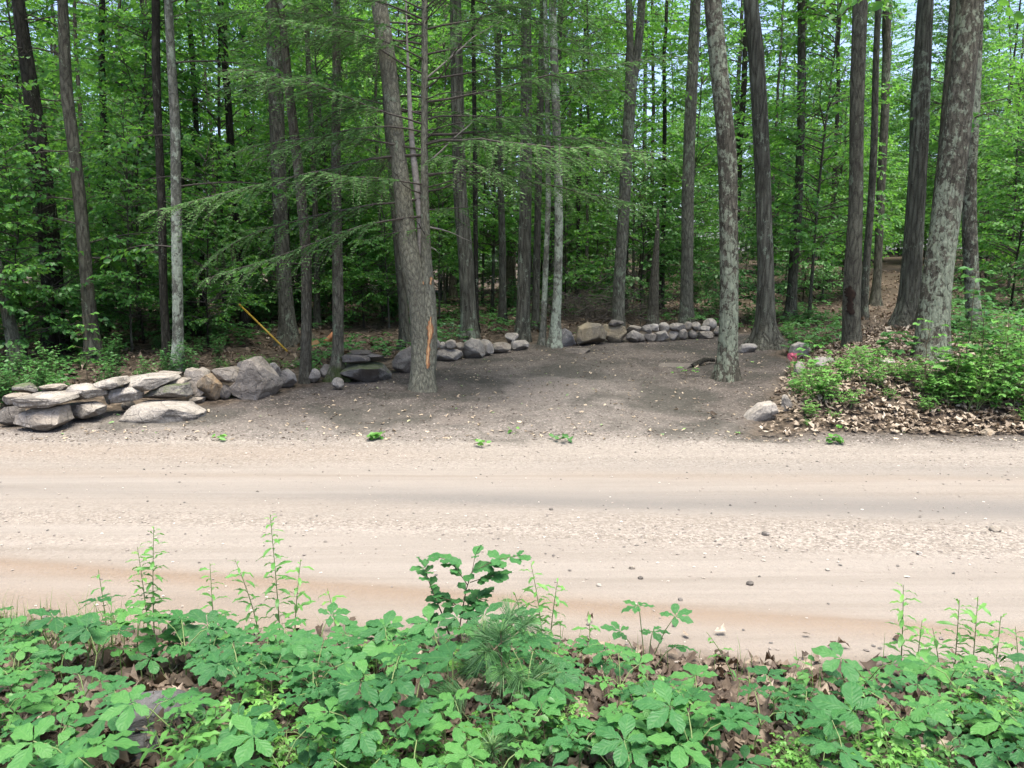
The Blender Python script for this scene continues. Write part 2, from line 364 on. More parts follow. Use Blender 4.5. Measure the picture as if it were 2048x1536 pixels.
# ------------------------------------------------------------------ ground, road, clearing, path
def ground_mat():
    k = NT('ground_surface'); pos = k.n('ShaderNodeNewGeometry').outputs['Position']
    road, lot, path, grey, grav, orange, lt = [k.attr(a) for a in ('road', 'lot', 'path', 'grey', 'grav', 'orange', 'lotlight')]
    mp = k.n('ShaderNodeMapping'); k.set(mp, 'Vector', pos); mp.inputs['Scale'].default_value = (.10, 2.6, 1); mp.inputs['Rotation'].default_value = (0, 0, .06)
    nst = k.noise(mp.outputs[0], 2.2, 6, .65, .5); nb = k.noise(pos, .9, 4); nf = k.noise(pos, 160, 3, .7); nm = k.noise(pos, 28, 5, .7); nq = k.noise(pos, 5.0, 5, .65)
    # road
    c = k.mix(k.ramp(nst, [(.3, 0), (.7, 1)]), (.170, .154, .134), (.236, .218, .194))
    c = k.mix(orange, c, (.165, .122, .086))
    c = k.mix(grey, c, (.128, .125, .119))
    v1 = k.n('ShaderNodeTexVoronoi'); k.set(v1, 'Vector', pos); v1.inputs['Scale'].default_value = 55
    cell = k.n('ShaderNodeSeparateColor'); k.set(cell, 0, v1.outputs['Color'])
    gcol = k.ramp(cell.outputs[0], [(0, (.10, .09, .082)), (.25, (.165, .148, .128)), (.6, (.245, .222, .19)), (1, (.36, .335, .30))])
    c = k.mix(k.math('MULTIPLY', grav, .75), c, gcol)
    v2 = k.n('ShaderNodeTexVoronoi'); k.set(v2, 'Vector', pos); v2.inputs['Scale'].default_value = 120
    c2 = k.n('ShaderNodeSeparateColor'); k.set(c2, 0, v2.outputs['Color'])
    c = k.mix(k.math('MULTIPLY', k.math('GREATER_THAN', c2.outputs[1], .9), .40), c, (.17, .15, .14))
    c = k.mix(k.math('MULTIPLY', k.ramp(nf, [(.35, 1), (.6, 0)]), .35), c, (.16, .135, .11))
    # bare soil of the clearing
    s = k.mix(k.ramp(nq, [(.3, 0), (.7, 1)]), (.042, .037, .033), (.082, .074, .066))
    s = k.mix(k.ramp(nm, [(.5, 0), (.75, .7)]), s, (.20, .175, .15))
    s = k.mix(k.ramp(nm, [(.25, .7), (.42, 0)]), s, (.035, .028, .023))
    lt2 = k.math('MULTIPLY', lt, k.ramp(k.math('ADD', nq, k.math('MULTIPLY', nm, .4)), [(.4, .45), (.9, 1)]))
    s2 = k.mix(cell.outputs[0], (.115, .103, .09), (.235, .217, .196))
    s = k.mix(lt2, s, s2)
    s = k.mix(k.math('MULTIPLY', k.math('GREATER_THAN', cell.outputs[1], .93), .5), s, (.30, .27, .24))
    pb = k.noise(pos, .75, 5, .62, .8)
    s = k.mix(k.ramp(pb, [(.38, .65), (.52, 0)]), s, (.036, .037, .031)); s = k.mix(k.ramp(pb, [(.52, 0), (.68, .5)]), s, (.155, .135, .118))
    # forest floor
    v3 = k.n('ShaderNodeTexVoronoi'); k.set(v3, 'Vector', pos); v3.inputs['Scale'].default_value = 16
    c3 = k.n('ShaderNodeSeparateColor'); k.set(c3, 0, v3.outputs['Color'])
    l = k.ramp(c3.outputs[0], [(0, (.032, .026, .019)), (.5, (.075, .060, .045)), (1, (.14, .112, .085))])
    l = k.mix(k.ramp(nq, [(.4, 0), (.7, .6)]), l, (.04, .032, .024))
    l = k.mix(k.math('MULTIPLY', path, .8), l, k.mix(nm, (.05, .04, .03), (.095, .076, .058)))
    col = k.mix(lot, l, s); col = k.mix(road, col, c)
    h = k.math('ADD', k.math('MULTIPLY', nm, .6), k.math('MULTIPLY', nf, .25))
    dome = k.math('SUBTRACT', 1.0, k.math('MULTIPLY', v1.outputs['Distance'], 1.0))
    h2 = k.math('ADD', h, k.math('MULTIPLY', dome, k.math('ADD', k.math('MULTIPLY', grav, .6), .15)))
    soft = k.math('SUBTRACT', 1.0, k.math('MULTIPLY', road, .25))
    return k.done(k.bsdf(col, .95, k.bump(k.math('MULTIPLY', h2, soft), .8, .022), .1))
M_ground = ground_mat()

def grow(start, step, end, f=1.12):
    out = []; x = start
    while x < end: x += step; step *= f; out.append(x)
    return np.array(out)
xs0 = np.arange(-8.4, 8.41, .065); ys0 = np.concatenate([np.arange(1.2, 9.8, .05), np.arange(9.8, 19, .09)])
gx = grow(8.4, .08, 420, 1.09); xs = np.concatenate([-gx[::-1], xs0, gx]); ys = np.concatenate([1.2 - grow(0, .06, 40, 1.25)[::-1], ys0, grow(19, .1, 520, 1.07)])
XX, YY = np.meshgrid(xs, ys); ZZ = terr(XX, YY)
yn, yf = ynear(XX), yfar(XX)
jit = .10 * vnoise(XX * 3.1, YY * 3.1, 7.7) + .06 * vnoise(XX * 9, YY * 9, 1.7)
A_road = sst(-.16, .10, YY - yn + jit) * sst(-.22, .22, yf - YY + jit * 1.5)
A_lot = lotmask(XX, YY)
A_path = np.exp(-((XX - .485 * YY) / .75) ** 4) * sst(19, 22, YY) * (1 - sst(50, 60, YY))
st = fbm(XX * .22, (YY + .08 * XX) * 3.2, 4.0, 4)
gr = 1.15 * gau(YY, 6.10 - .085 * XX, .27) * (.8 + .7 * st) * (.35 + .65 * sst(-3.0, .5, XX)) + .45 * gau(YY, yf - .9 - .02 * XX, .22) * sst(-1, 2, XX) + .35 * gau(YY, yf, .2)
gv = np.clip(gau(YY, 5.25 - .05 * XX, .42) * (.55 + .9 * st + .25 * sst(-1, 3, XX)) + .8 * gau(YY, yf + .02, .30) + .55 * gau(YY, yf - .7, .5) + .25 * st, 0, 1)
og = np.clip(.75 * gau(YY - (4.11 - .17 * XX), 0, .13) + .55 * sst(0, .6, (4.11 - .17 * XX) - YY) + .5 * gau(YY, yf - .55, .35) * sst(1, -3, XX) + .45 * gau(YY, 5.0 - .1 * XX, .25) * sst(-1, -4, XX) * (.5 + st) + .25 * st + .25 * gau(YY, yf - 1.35, .15), 0, 1)
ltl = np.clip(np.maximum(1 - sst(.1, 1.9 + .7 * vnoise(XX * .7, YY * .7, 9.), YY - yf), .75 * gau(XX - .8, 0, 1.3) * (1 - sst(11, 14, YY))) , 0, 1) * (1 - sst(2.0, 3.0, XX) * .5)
V = np.stack([XX, YY, ZZ], -1).reshape(-1, 3); ny, nx = XX.shape
idx = np.arange(ny * nx).reshape(ny, nx)
Q = np.stack([idx[:-1, :-1], idx[:-1, 1:], idx[1:, 1:], idx[1:, :-1]], -1)
cx = (XX[:-1, :-1] + XX[1:, 1:]) / 2; cy = (YY[:-1, :-1] + YY[1:, 1:]) / 2
isroad = (cy > ynear(cx)) & (cy < yfar(cx)); islot = (~isroad) & (lotmask(cx, cy) > .5); ispath = (~isroad) & (~islot) & (abs(cx - .485 * cy) < .7) & (cy > 19.5) & (cy < 56)
for name, mask, lab in (('ground', ~(isroad | islot | ispath), 'forest floor and leafy verge of brown soil on both sides of the road'),
                        ('road', isroad, 'pale sandy unpaved road with grey wheel tracks and loose gravel'),
                        ('dirt_clearing', islot, 'dark bare soil clearing rising from the road to the low stone walls'),
                        ('path', ispath, 'narrow brown footpath climbing into the woods')):
    q = Q[mask]; u, inv = np.unique(q, return_inverse=True); mb = MB()
    f = lambda A: A.reshape(-1)[u]
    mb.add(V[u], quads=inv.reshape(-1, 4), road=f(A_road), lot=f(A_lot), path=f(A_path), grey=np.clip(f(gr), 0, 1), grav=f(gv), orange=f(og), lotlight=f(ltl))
    tag(mb.build(name, M_ground), lab, kind='structure')

# ------------------------------------------------------------------ rocks
_ico = {}
def ico(sub):
    if sub not in _ico:
        import bmesh
        bm = bmesh.new(); bmesh.ops.create_icosphere(bm, subdivisions=sub, radius=1)
        bm.verts.ensure_lookup_table()
        _ico[sub] = (np.array([v.co[:] for v in bm.verts]), np.array([[v.index for v in f.verts] for f in bm.faces])); bm.free()
    return _ico[sub]
def rock_verts(seed, w, h, d, style='block', poly=None, sub=5, rough=1.0):
    r = np.random.default_rng(seed); V, T = ico(sub); p = V.copy()
    e = {'block': .55, 'slab': .5, 'round': .9, 'wedge': .65}[style]
    if poly is not None:
        pl = np.asarray(poly, float); th = np.arctan2(pl[:, 1], pl[:, 0]); o = np.argsort(th); th = th[o]; rr = np.hypot(*pl[o].T)
        # exact radial distance to the outline
        a = np.arctan2(p[:, 2], p[:, 0]); P1 = pl[o]; P2 = np.roll(P1, -1, 0)
        i = (np.searchsorted(th, a) - 1) % len(th); A, B = P1[i], P2[i]
        dx, dz = np.cos(a), np.sin(a); den = dx * (B[:, 1] - A[:, 1]) - dz * (B[:, 0] - A[:, 0])
        R = np.abs((A[:, 0] * (B[:, 1] - A[:, 1]) - A[:, 1] * (B[:, 0] - A[:, 0])) / np.where(abs(den) < 1e-6, 1e-6, den))
        R = np.clip(R, .05, 1.6)
        c = np.hypot(p[:, 0], p[:, 2]); g = np.sin(np.clip(c, 0, 1) * PI / 2) ** .55
        q = np.stack([dx * R * g, np.sign(p[:, 1]) * abs(p[:, 1]) ** .55, dz * R * g], 1)
    else:
        q = np.sign(p) * abs(p) ** e; q = q / np.maximum((abs(q) ** (2.6 if style != 'round' else 2.1)).sum(1, keepdims=True) ** (1 / (2.6 if style != 'round' else 2.1)), 1e-6)
        npl = {'block': 11, 'slab': 10, 'round': 8, 'wedge': 12}[style]
        for _ in range(npl):
            n = r.normal(size=3); n[2] *= (.35 if style == 'slab' else .8); n /= np.linalg.norm(n)
            dd = r.uniform(.62, .9) if style != 'round' else r.uniform(.68, .94)
            t = q @ n - dd; q = q - np.clip(t, 0, None)[:, None] * n * .96
        if style == 'wedge': q[:, 2] *= 1 - .35 * (q[:, 0] * r.choice([-1, 1]) * .5 + .5)
    if poly is not None:
        for _ in range(8):
            n = r.normal(size=3); n[1] = -abs(n[1]) * 1.3 - .25; n[2] *= .45; n[0] *= .6; n /= np.linalg.norm(n)
            t = q @ n - r.uniform(.5, .82); q = q - np.clip(t, 0, None)[:, None] * n * .95
    s = r.uniform(0, 100)
    nv = nrm(q); dis = .055 * fbm(q[:, 0] * 2.2 + s, q[:, 1] * 2.2, q[:, 2] * 2.2, 3) + .05 * -abs(fbm(q[:, 0] * 3.5, q[:, 1] * 3.5 + s, q[:, 2] * 3.5, 4)) + .018 * fbm(q[:, 0] * 12, q[:, 1] * 12, q[:, 2] * 12 + s, 3)
    q = q + nv * dis[:, None] * rough
    mn, mx = q.min(0), q.max(0); q = (q - (mn + mx) / 2) / ((mx - mn) / 2)
    return q * np.array([w, d, h]) / 2, T
def stone(box, vb, label, mat, style='block', group=None, poly=None, dd=.8, name='wall_stone', tilt=0.0, seed=None, sink=.0, back=0.0, cat='stone'):
    """box: pixel box in the photograph, vb: pixel row of the ground it (or the stone under it) stands on"""
    u0, v0, u1, v1 = box; uc = (u0 + u1) / 2
    g = at(uc, vb); Y = g[1] + back
    a = on_plane(uc, v1, Y); s = px(a)
    w = (u1 - u0) * s; H = (v1 - v0) * s; d = max(.12, min(w * dd, 1.1))
    Y2 = Y + d * .4; sc = (Y2 / Y)
    w *= sc; H *= sc
    dep = math.tan(math.radians(9) + math.atan((v1 - 768) / F))
    h = max(H * .55, H - d * .45 * dep) + sink
    c = on_plane(uc, (v0 + v1) / 2, Y2); zb = c[2] - H / 2 - sink * .5 
    seed = seed if seed is not None else int(u0 * 7 + v0 * 13) % 9973
    if poly is not None:
        poly = [((x - uc) / ((u1 - u0) / 2), -(y - (v0 + v1) / 2) / ((v1 - v0) / 2)) for x, y in poly]
    Vt, T = rock_verts(seed, w, h, d, style, poly, 5 if (u1 - u0) > 28 else 4)
    if tilt: 
        ca, sa = math.cos(tilt), math.sin(tilt); Vt = np.stack([Vt[:, 0] * ca - Vt[:, 2] * sa, Vt[:, 1], Vt[:, 0] * sa + Vt[:, 2] * ca], 1)
    r = random.Random(seed); 
    if poly is None and style != 'slab':
        az = r.uniform(-.35, .35); Vt = np.stack([Vt[:, 0] * math.cos(az) - Vt[:, 1] * math.sin(az), Vt[:, 0] * math.sin(az) + Vt[:, 1] * math.cos(az), Vt[:, 2]], 1)
    Vt[:, 2] -= 0
    mb = MB(); mb.add(Vt, tris=T)
    o = mb.build(name, mat, None, (c[0], Y2, c[2] - sink * .5))
    return tag(o, label, cat, group)
GL = 'stones of the low wall beside the road'; GM = 'stones heaped along the edge of the clearing'; GB = 'stones of the far wall across the back of the clearing'
ST = [
 ((33, 808, 134, 864), 866, 'tan squarish boulder at the road end of the wall, under a flat grey slab', S_brown, 'block', GL, [(33,852),(40,828),(70,811),(128,809),(134,843),(110,860),(58,864)]),
 ((34, 783, 142, 816), 866, 'broad flat grey capstone lying on the tan end boulder', S_grey, 'slab', GL, [(34,795),(55,787),(95,784),(138,790),(142,801),(120,812),(60,816),(36,808)]),
 ((0, 808, 50, 852), 855, 'dark brown soil-stained rock at the very end of the wall behind the tan boulder', S_dark, 'block', GL, None),
 ((132, 802, 206, 842), 846, 'grey wedge stone in the bottom course beside the tan end boulder', S_grey, 'block', GL, [(132,806),(180,802),(205,812),(200,830),(160,842),(134,840)]),
 ((130, 766, 203, 803), 846, 'thick smooth grey slab second from the road end in the top course', S_grey, 'slab', GL, [(130,772),(160,767),(200,779),(203,795),(150,803),(136,795)]),
 ((83, 767, 133, 780), 848, 'thin upper flagstone of the pair behind the broad capstone', S_warm, 'slab', GL, None),
 ((83, 777, 134, 788), 848, 'thin lower flagstone of the pair behind the broad capstone', S_warm, 'slab', GL, None),
 ((7, 784, 60, 810), 850, 'flat brownish slab sticking out past the broad capstone at the wall end', S_warm, 'slab', GL, None),
 ((27, 764, 74, 790), 838, 'moss-covered rock at the back of the wall end', S_mossy, 'wedge', GL, None),
 ((178, 751, 254, 787), 838, 'long grey slab tilted up along the top of the wall behind the angular block', S_grey, 'slab', GL, [(178,772),(215,757),(245,752),(254,768),(215,785),(185,787)]),
 ((207, 770, 281, 810), 832, 'angular grey block with a flat light top in the middle of the wall face', S_pale, 'block', GL, [(207,790),(215,775),(270,770),(281,780),(278,800),(225,808),(210,810)]),
 ((252, 746, 350, 786), 828, 'big bluish grey flat slab overhanging a dark gap in the wall', S_grey, 'slab', GL, [(252,754),(290,747),(345,750),(350,760),(320,776),(285,786),(262,772)]),
 ((308, 740, 364, 756), 812, 'small flat stone on top of the wall behind the big bluish slab', S_warm, 'slab', GL, None),
 ((284, 763, 377, 803), 826, 'lichen-mottled greenish rock under the thin slanting slab', S_mossy, 'wedge', GL, [(284,798),(310,778),(345,765),(373,768),(377,795),(330,803)]),
 ((325, 754, 379, 769), 820, 'thin slanting slab resting on the greenish mottled rock', S_warm, 'slab', GL, None),
 ((362, 733, 425, 792), 806, 'tall peaked brownish boulder in the wall before the leaning block', S_brown, 'block', GL, [(362,750),(378,735),(395,738),(404,734),(415,742),(425,770),(410,790),(380,792),(366,775)]),
 ((393, 745, 445, 803), 806, 'brown stone with rusty patch leaning against the peaked boulder', S_tan, 'wedge', GL, [(393,790),(402,760),(420,746),(440,768),(445,783),(432,803),(405,800)]),
 ((427, 732, 481, 768), 800, 'squared grey-brown block perched between two boulders over a dark hollow', S_warm, 'block', GL, [(427,737),(470,732),(480,740),(481,760),(455,768),(435,765)]),
 ((459, 711, 556, 804), 803, 'tallest boulder of the wall, a pale pyramid-shaped stone standing on end', S_brown, 'block', GL, [(459,778),(478,760),(497,713),(513,711),(524,724),(543,752),(556,770),(552,790),(520,804),(490,802),(470,790)]),
 ((436, 768, 462, 800), 802, 'small dark stone wedged in the hollow left of the pyramid boulder', S_dark, 'round', GL, None),
 ((538, 724, 561, 756), 780, 'small pointed grey stone behind the shoulder of the pyramid boulder', S_grey, 'block', GL, None),
 ((554, 737, 592, 777), 778, 'rounded pale stone leaning on the wall end next to the pyramid boulder', S_pale, 'round', GL, [(554,765),(562,742),(575,737),(588,748),(592,765),(580,777),(560,774)]),
 ((475, 722, 494, 742), 792, 'little stone peeping over the squared perched block', S_dark, 'block', GL, None),
 ((252, 800, 400, 850), 846, 'large half-buried grey rock sunk in the soil in front of the wall', S_grey, 'block', None, [(250,846),(262,815),(275,802),(330,801),(370,806),(400,825),(395,850),(300,850)]),
 ((376, 790, 411, 809), 808, 'small flat rock on the soil under the brown leaning stone', S_warm, 'slab', None, None),
 ((243, 798, 272, 816), 822, 'small dirt-covered stone in front of the angular wall block', S_warm, 'round', None, None),
 ((617, 736, 641, 766), 768, 'small rounded grey stone between the two slim trunks at the wall end', S_grey, 'round', GM, None),
 ((637, 727, 663, 756), 762, 'grey stone tucked behind the foot of the mossy slim trunk', S_grey, 'block', GM, None),
 ((663, 754, 688, 780), 781, 'small grey stone against the roots of the mossy slim trunk', S_grey, 'round', GM, None),
 ((673, 720, 780, 770), 768, 'large soil-caked boulder with roots in its hollow, dark flat stones on top', S_mossy, 'round', GM, [(673,745),(690,725),(735,718),(765,730),(780,752),(778,768),(720,770),(680,770)]),
 ((686, 706, 745, 727), 766, 'dark flat stone lying on the soil-caked boulder', S_dark, 'slab', GM, None),
 ((728, 705, 770, 724), 762, 'second dark flat stone hanging over the side of the soil-caked boulder', S_dark, 'slab', GM, None),
 ((700, 699, 742, 711), 764, 'thin dark uppermost slab on the soil-caked boulder', S_dark, 'slab', GM, None),
 ((783, 690, 838, 748), 748, 'big rounded boulder half hidden behind the tree with torn bark', S_warm, 'round', GM, [(783,724),(800,702),(822,690),(838,700),(838,742),(812,748),(790,742)]),
 ((866, 695, 924, 724), 724, 'oblong grey stone with white scrapes just behind the torn tree', S_grey, 'round', GM, None),
 ((864, 678, 880, 698), 722, 'small stone nearest the torn trunk on top of the oblong stone', S_grey, 'round', GM, None),
 ((876, 683, 893, 699), 722, 'small pebbly stone second along on the oblong stone', S_grey, 'round', GM, None),
 ((890, 678, 913, 699), 722, 'round grey stone on the oblong stone with white scrapes', S_warm, 'round', GM, None),
 ((908, 684, 930, 702), 718, 'flat-faced stone leaning beside the big cracked boulder', S_warm, 'block', GM, None),
 ((922, 675, 972, 719), 718, 'big cracked grey boulder with pale scratches behind the torn tree', S_grey, 'block', GM, [(922,712),(928,686),(942,676),(957,680),(968,695),(972,710),(955,719),(930,718)]),
 ((955, 678, 988, 711), 712, 'grey stone leaning behind the big cracked boulder', S_grey, 'wedge', GM, None),
 ((983, 683, 1023, 707), 707, 'low rounded brownish stone lying by itself between the cracked boulder and a stacked pair', S_warm, 'round', GM, None),
 ((1010, 665, 1038, 688), 701, 'angular stone stacked as the top one of a pair near the trees', S_grey, 'block', GM, None),
 ((1022, 679, 1058, 702), 702, 'angular stone carrying another at the end of the heap', S_grey, 'wedge', GM, None),
 ((1119, 656, 1153, 695), 694, 'dark slab with bold white streaks leaning by the pale lichen trunk', S_streak, 'block', GB, [(1119,660),(1130,657),(1142,664),(1153,690),(1135,695),(1124,692)]),
 ((1140, 668, 1156, 690), 688, 'small ochre stone between the streaked slab and the ochre boulder', S_ochre, 'block', GB, None),
 ((1149, 644, 1215, 692), 691, 'largest ochre boulder of the far wall, rough and squarish', S_ochre, 'block', GB, [(1149,683),(1157,655),(1175,646),(1200,648),(1214,665),(1210,685),(1185,692),(1155,691)]),
 ((1202, 648, 1254, 688), 687, 'second ochre boulder undercut at its foot with a dark stone on top', S_ochre, 'block', GB, [(1202,655),(1210,649),(1250,653),(1254,668),(1240,685),(1220,684),(1208,670)]),
 ((1216, 639, 1249, 654), 686, 'dark flat stone lying on the second ochre boulder', S_dark, 'slab', GB, None),
 ((1252, 659, 1285, 686), 686, 'rounded stone first in the bottom course after the ochre boulders', S_grey, 'round', GB, None),
 ((1276, 668, 1290, 684), 685, 'narrow stone squeezed in beside the first rounded bottom stone', S_grey, 'round', GB, None),
 ((1253, 650, 1284, 665), 684, 'oblong stone on the top course next to the dark flat stone', S_warm, 'block', GB, None),
 ((1281, 648, 1304, 668), 684, 'tilted dark-shadowed stone in the top course, third from the ochre boulders', S_grey, 'wedge', GB, None),
 ((1296, 647, 1318, 664), 682, 'light stone in the top course behind the tilted one', S_pale, 'round', GB, None),
 ((1287, 665, 1311, 684), 684, 'smaller brownish stone second in the bottom course', S_warm, 'block', GB, None),
 ((1307, 660, 1338, 684), 684, 'broad pointed stone third in the bottom course', S_grey, 'wedge', GB, None),
 ((1315, 644, 1339, 667), 682, 'upright rounded stone in the top course above the broad pointed one', S_grey, 'round', GB, None),
 ((1336, 645, 1372, 664), 681, 'long smooth stone in the top course midway along the far wall', S_grey, 'round', GB, None),
 ((1337, 661, 1358, 682), 682, 'upright stone fourth in the bottom course', S_grey, 'block', GB, None),
 ((1356, 657, 1376, 680), 680, 'round stone fifth in the bottom course', S_grey, 'round', GB, None),
 ((1367, 643, 1385, 662), 679, 'small upright stone in the top course after the long smooth one', S_warm, 'round', GB, None),
 ((1381, 643, 1403, 663), 679, 'rounded stone in the top course two before the highest one', S_grey, 'round', GB, None),
 ((1375, 659, 1395, 679), 679, 'round stone sixth in the bottom course', S_grey, 'round', GB, None),
 ((1393, 661, 1427, 678), 678, 'flat wide stone last in the bottom course', S_warm, 'slab', GB, None),
 ((1398, 651, 1420, 667), 677, 'small pale stone under the highest stone of the far wall', S_pale, 'round', GB, None),
 ((1404, 636, 1434, 663), 676, 'highest stone of the far wall, large smooth and rounded', S_grey, 'round', GB, None),
 ((1426, 652, 1446, 672), 674, 'stone at the far wall end half hidden by the lichen trunk', S_grey, 'round', GB, None),
 ((1127, 694, 1182, 708), 708, 'flat flagstone set level in the soil below the ochre boulder', S_soil, 'slab', None, None),
 ((1300, 724, 1400, 735), 735, 'long flat bedrock slab showing through the dark soil of the clearing', S_soil, 'slab', None, None),
 ((1580, 683, 1622, 713), 716, 'smooth rounded pale stone standing above the shrubs by the ribbon post', S_pale, 'round', None, [(1580,708),(1584,690),(1600,684),(1616,688),(1622,704),(1615,713),(1588,713)]),
 ((1629, 713, 1670, 737), 738, 'low pale rock among the leaves behind the ribbon post', S_pale, 'block', None, None),
 ((1755, 716, 1795, 735), 735, 'flat grey slab in the shrubs before the big lichen trunk', S_grey, 'slab', None, None),
 ((1588, 722, 1612, 756), 756, 'grey upright stone beside the ribbon post', S_grey, 'block', None, None),
 ((1486, 801, 1552, 846), 844, 'pale sloping boulder sticking out of the bank at the clearing corner', S_grey, 'block', None, [(1486,840),(1500,822),(1520,806),(1545,802),(1552,820),(1540,840),(1500,846)]),
 ((1562, 788, 1586, 822), 822, 'narrow grey stone in the bank above the sloping boulder', S_grey, 'block', None, None),
 ((1477, 686, 1512, 706), 706, 'pale stone caught in the roots of the furrowed trunk', S_pale, 'block', None, None),
 ((1964, 856, 1988, 873), 873, 'small rounded tan stone at the road edge in the dry leaves', S_tan, 'round', None, None),
 ((215, 1382, 400, 1480), 1478, 'large grey rock under the five-leaflet plants, upper of two', S_wet, 'round', None, [(215,1470),(235,1430),(270,1395),(340,1383),(395,1410),(400,1450),(360,1480),(260,1480)]),
 ((205, 1455, 318, 1540), 1536, 'rounded dark grey rock in the leaf litter, lower of two', S_wet, 'round', None, [(205,1505),(215,1475),(250,1458),(300,1465),(318,1500),(305,1540),(220,1540)]),
]
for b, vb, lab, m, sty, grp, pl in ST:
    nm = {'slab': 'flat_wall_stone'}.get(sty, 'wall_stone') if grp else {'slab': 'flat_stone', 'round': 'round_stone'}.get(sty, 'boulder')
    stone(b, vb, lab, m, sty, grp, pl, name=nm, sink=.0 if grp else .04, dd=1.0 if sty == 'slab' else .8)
# ------------------------------------------------------------------ foliage builders
def perp(d):
    s = np.cross(d, [0, 0, 1.]); n = np.linalg.norm(s); return s / n if n > 1e-6 else np.array([1., 0, 0])
def leafy_branch(mb, r, o, az, el, L, rad, ll, gap=.10, droop=.25, wood=1, leafmat=0, twig=.42, seg=4, dens=1.0):
    n = 7; t = np.linspace(0, 1, n); e = el - droop * t; a = az + np.cumsum(r.normal(0, .09, n))
    stp = np.stack([np.cos(e) * np.cos(a), np.cos(e) * np.sin(a), np.sin(e)], 1) * (L / (n - 1))
    P = o + np.vstack([np.zeros(3), np.cumsum(stp[:-1], 0)])
    tube(mb, P, rad * (1 - .85 * t), seg, wood)
    nt_ = max(3, int(L / gap * .62 * dens)); LP = []; LD = []; LN = []; LL = []; LR = []
    tone = r.uniform(-.18, .18)
    for i in range(nt_):
        tt = .18 + .82 * (i + r.uniform(0, 1)) / nt_; k = tt * (n - 1); i0 = min(int(k), n - 2); f = k - i0
        p = P[i0] * (1 - f) + P[i0 + 1] * f; d = nrm(P[i0 + 1] - P[i0]); s = perp(d) * (1 if i % 2 else -1)
        an = r.uniform(.5, 1.1); td = nrm(d * math.cos(an) + s * math.sin(an) + np.array([0, 0, r.normal(.0, .18)]))
        tl = L * twig * (1.1 - .75 * tt) * r.uniform(.6, 1.2) + ll
        m = max(2, int(tl / (ll * .55)))
        q = np.linspace(.25, 1, m)[:, None]; tp = p + td * tl * q + np.array([0, 0, -1.]) * (tl * .22 * q ** 2)
        if tl > .18: tube(mb, np.vstack([p, tp[m // 2], tp[-1]]), [rad * .28, rad * .2, rad * .08], 3, wood)
        sd = perp(td); sg = np.where(np.arange(m) % 2 == 0, 1., -1.)[:, None]
        an2 = r.uniform(.5, 1.1, (m, 1)); an2[-1] = .1
        D = td * np.cos(an2) + sd * sg * np.sin(an2) + np.stack([np.zeros(m), np.zeros(m), r.normal(-.5, .32, m)], 1)
        N = np.array([0, 0, 1.]) + r.normal(0, .62, (m, 3))
        LP.append(tp); LD.append(D); LN.append(N); LL.append(ll * r.uniform(.65, 1.15, m)); LR.append(np.clip(.5 + tone + r.normal(0, .2, m), 0, 1))
    LL = np.concatenate(LL)
    leaves(mb, np.concatenate(LP), np.concatenate(LD), np.concatenate(LN), LL, LL * .70, np.concatenate(LR), leafmat)

def hem_bough(mb, r, o, az, el, L, rad, droop=.35, wood=1, mat=0, start=.25, gap=.075, bl=.062, side=.42, dens=1.0):
    n = 11; t = np.linspace(0, 1, n); e = el - droop * t ** 1.3 + np.cumsum(r.normal(0, .07, n)); a = az + np.cumsum(r.normal(0, .10, n))
    stp = np.stack([np.cos(e) * np.cos(a), np.cos(e) * np.sin(a), np.sin(e)], 1) * (L / (n - 1))
    P = o + np.vstack([np.zeros(3), np.cumsum(stp[:-1], 0)]); tube(mb, P, rad * (1 - .88 * t), 4, wood)
    K = max(4, int(L / gap * dens)); BP = []; BD = []; BS = []; BL = []; BR = []; tone = r.uniform(-.2, .2)
    for i in range(K):
        tt = start + (1 - start) * (i + r.uniform(0, 1)) / K
        if r.random() > .9: continue
        k = tt * (n - 1); i0 = min(int(k), n - 2); f = k - i0; p = P[i0] * (1 - f) + P[i0 + 1] * f; d = nrm(P[i0 + 1] - P[i0])
        s = perp(d) * (1 if i % 2 else -1); an = r.uniform(.65, 1.05)
        td = nrm(d * math.cos(an) + s * math.sin(an) + np.array([0, 0, r.normal(-.08, .12)]))
        tl = np.clip(L * side * (1.08 - tt) ** .7 * r.uniform(.6, 1.25), .08, .75)
        m = max(3, int(tl / .034)); q = np.linspace(.06, 1, m)[:, None]
        sag = np.array([0, 0, -1.]) * (tl * r.uniform(.2, .75) * q ** 2); tp = p + td * tl * q + sag
        if tl > .2: tube(mb, np.vstack([p, tp[m // 2], tp[-1]]), [rad * .22 + .001, .002, .001], 3, wood)
        sd = perp(td)
        for sg in (1, -1):
            an2 = r.uniform(.5, .95, (m, 1)); D = nrm(td * np.cos(an2) + sd * sg * np.sin(an2) + np.stack([np.zeros(m), np.zeros(m), r.normal(-.15, .14, m)], 1))
            S = nrm(np.cross(D, np.array([0, 0, 1.]) + r.normal(0, .7, (m, 3))))
            taper = (1.15 - .75 * q[:, 0])
            BP.append(tp); BD.append(D); BS.append(S); BL.append(bl * r.uniform(.6, 1.3, m) * taper); BR.append(np.clip(.5 + tone + r.normal(0, .16, m) + .2 * (q[:, 0] > .85), 0, 1))
    BLn = np.concatenate(BL); blades(mb, np.concatenate(BP), np.concatenate(BD), np.concatenate(BS), BLn, BLn * .23 + .003, np.concatenate(BR), mat)
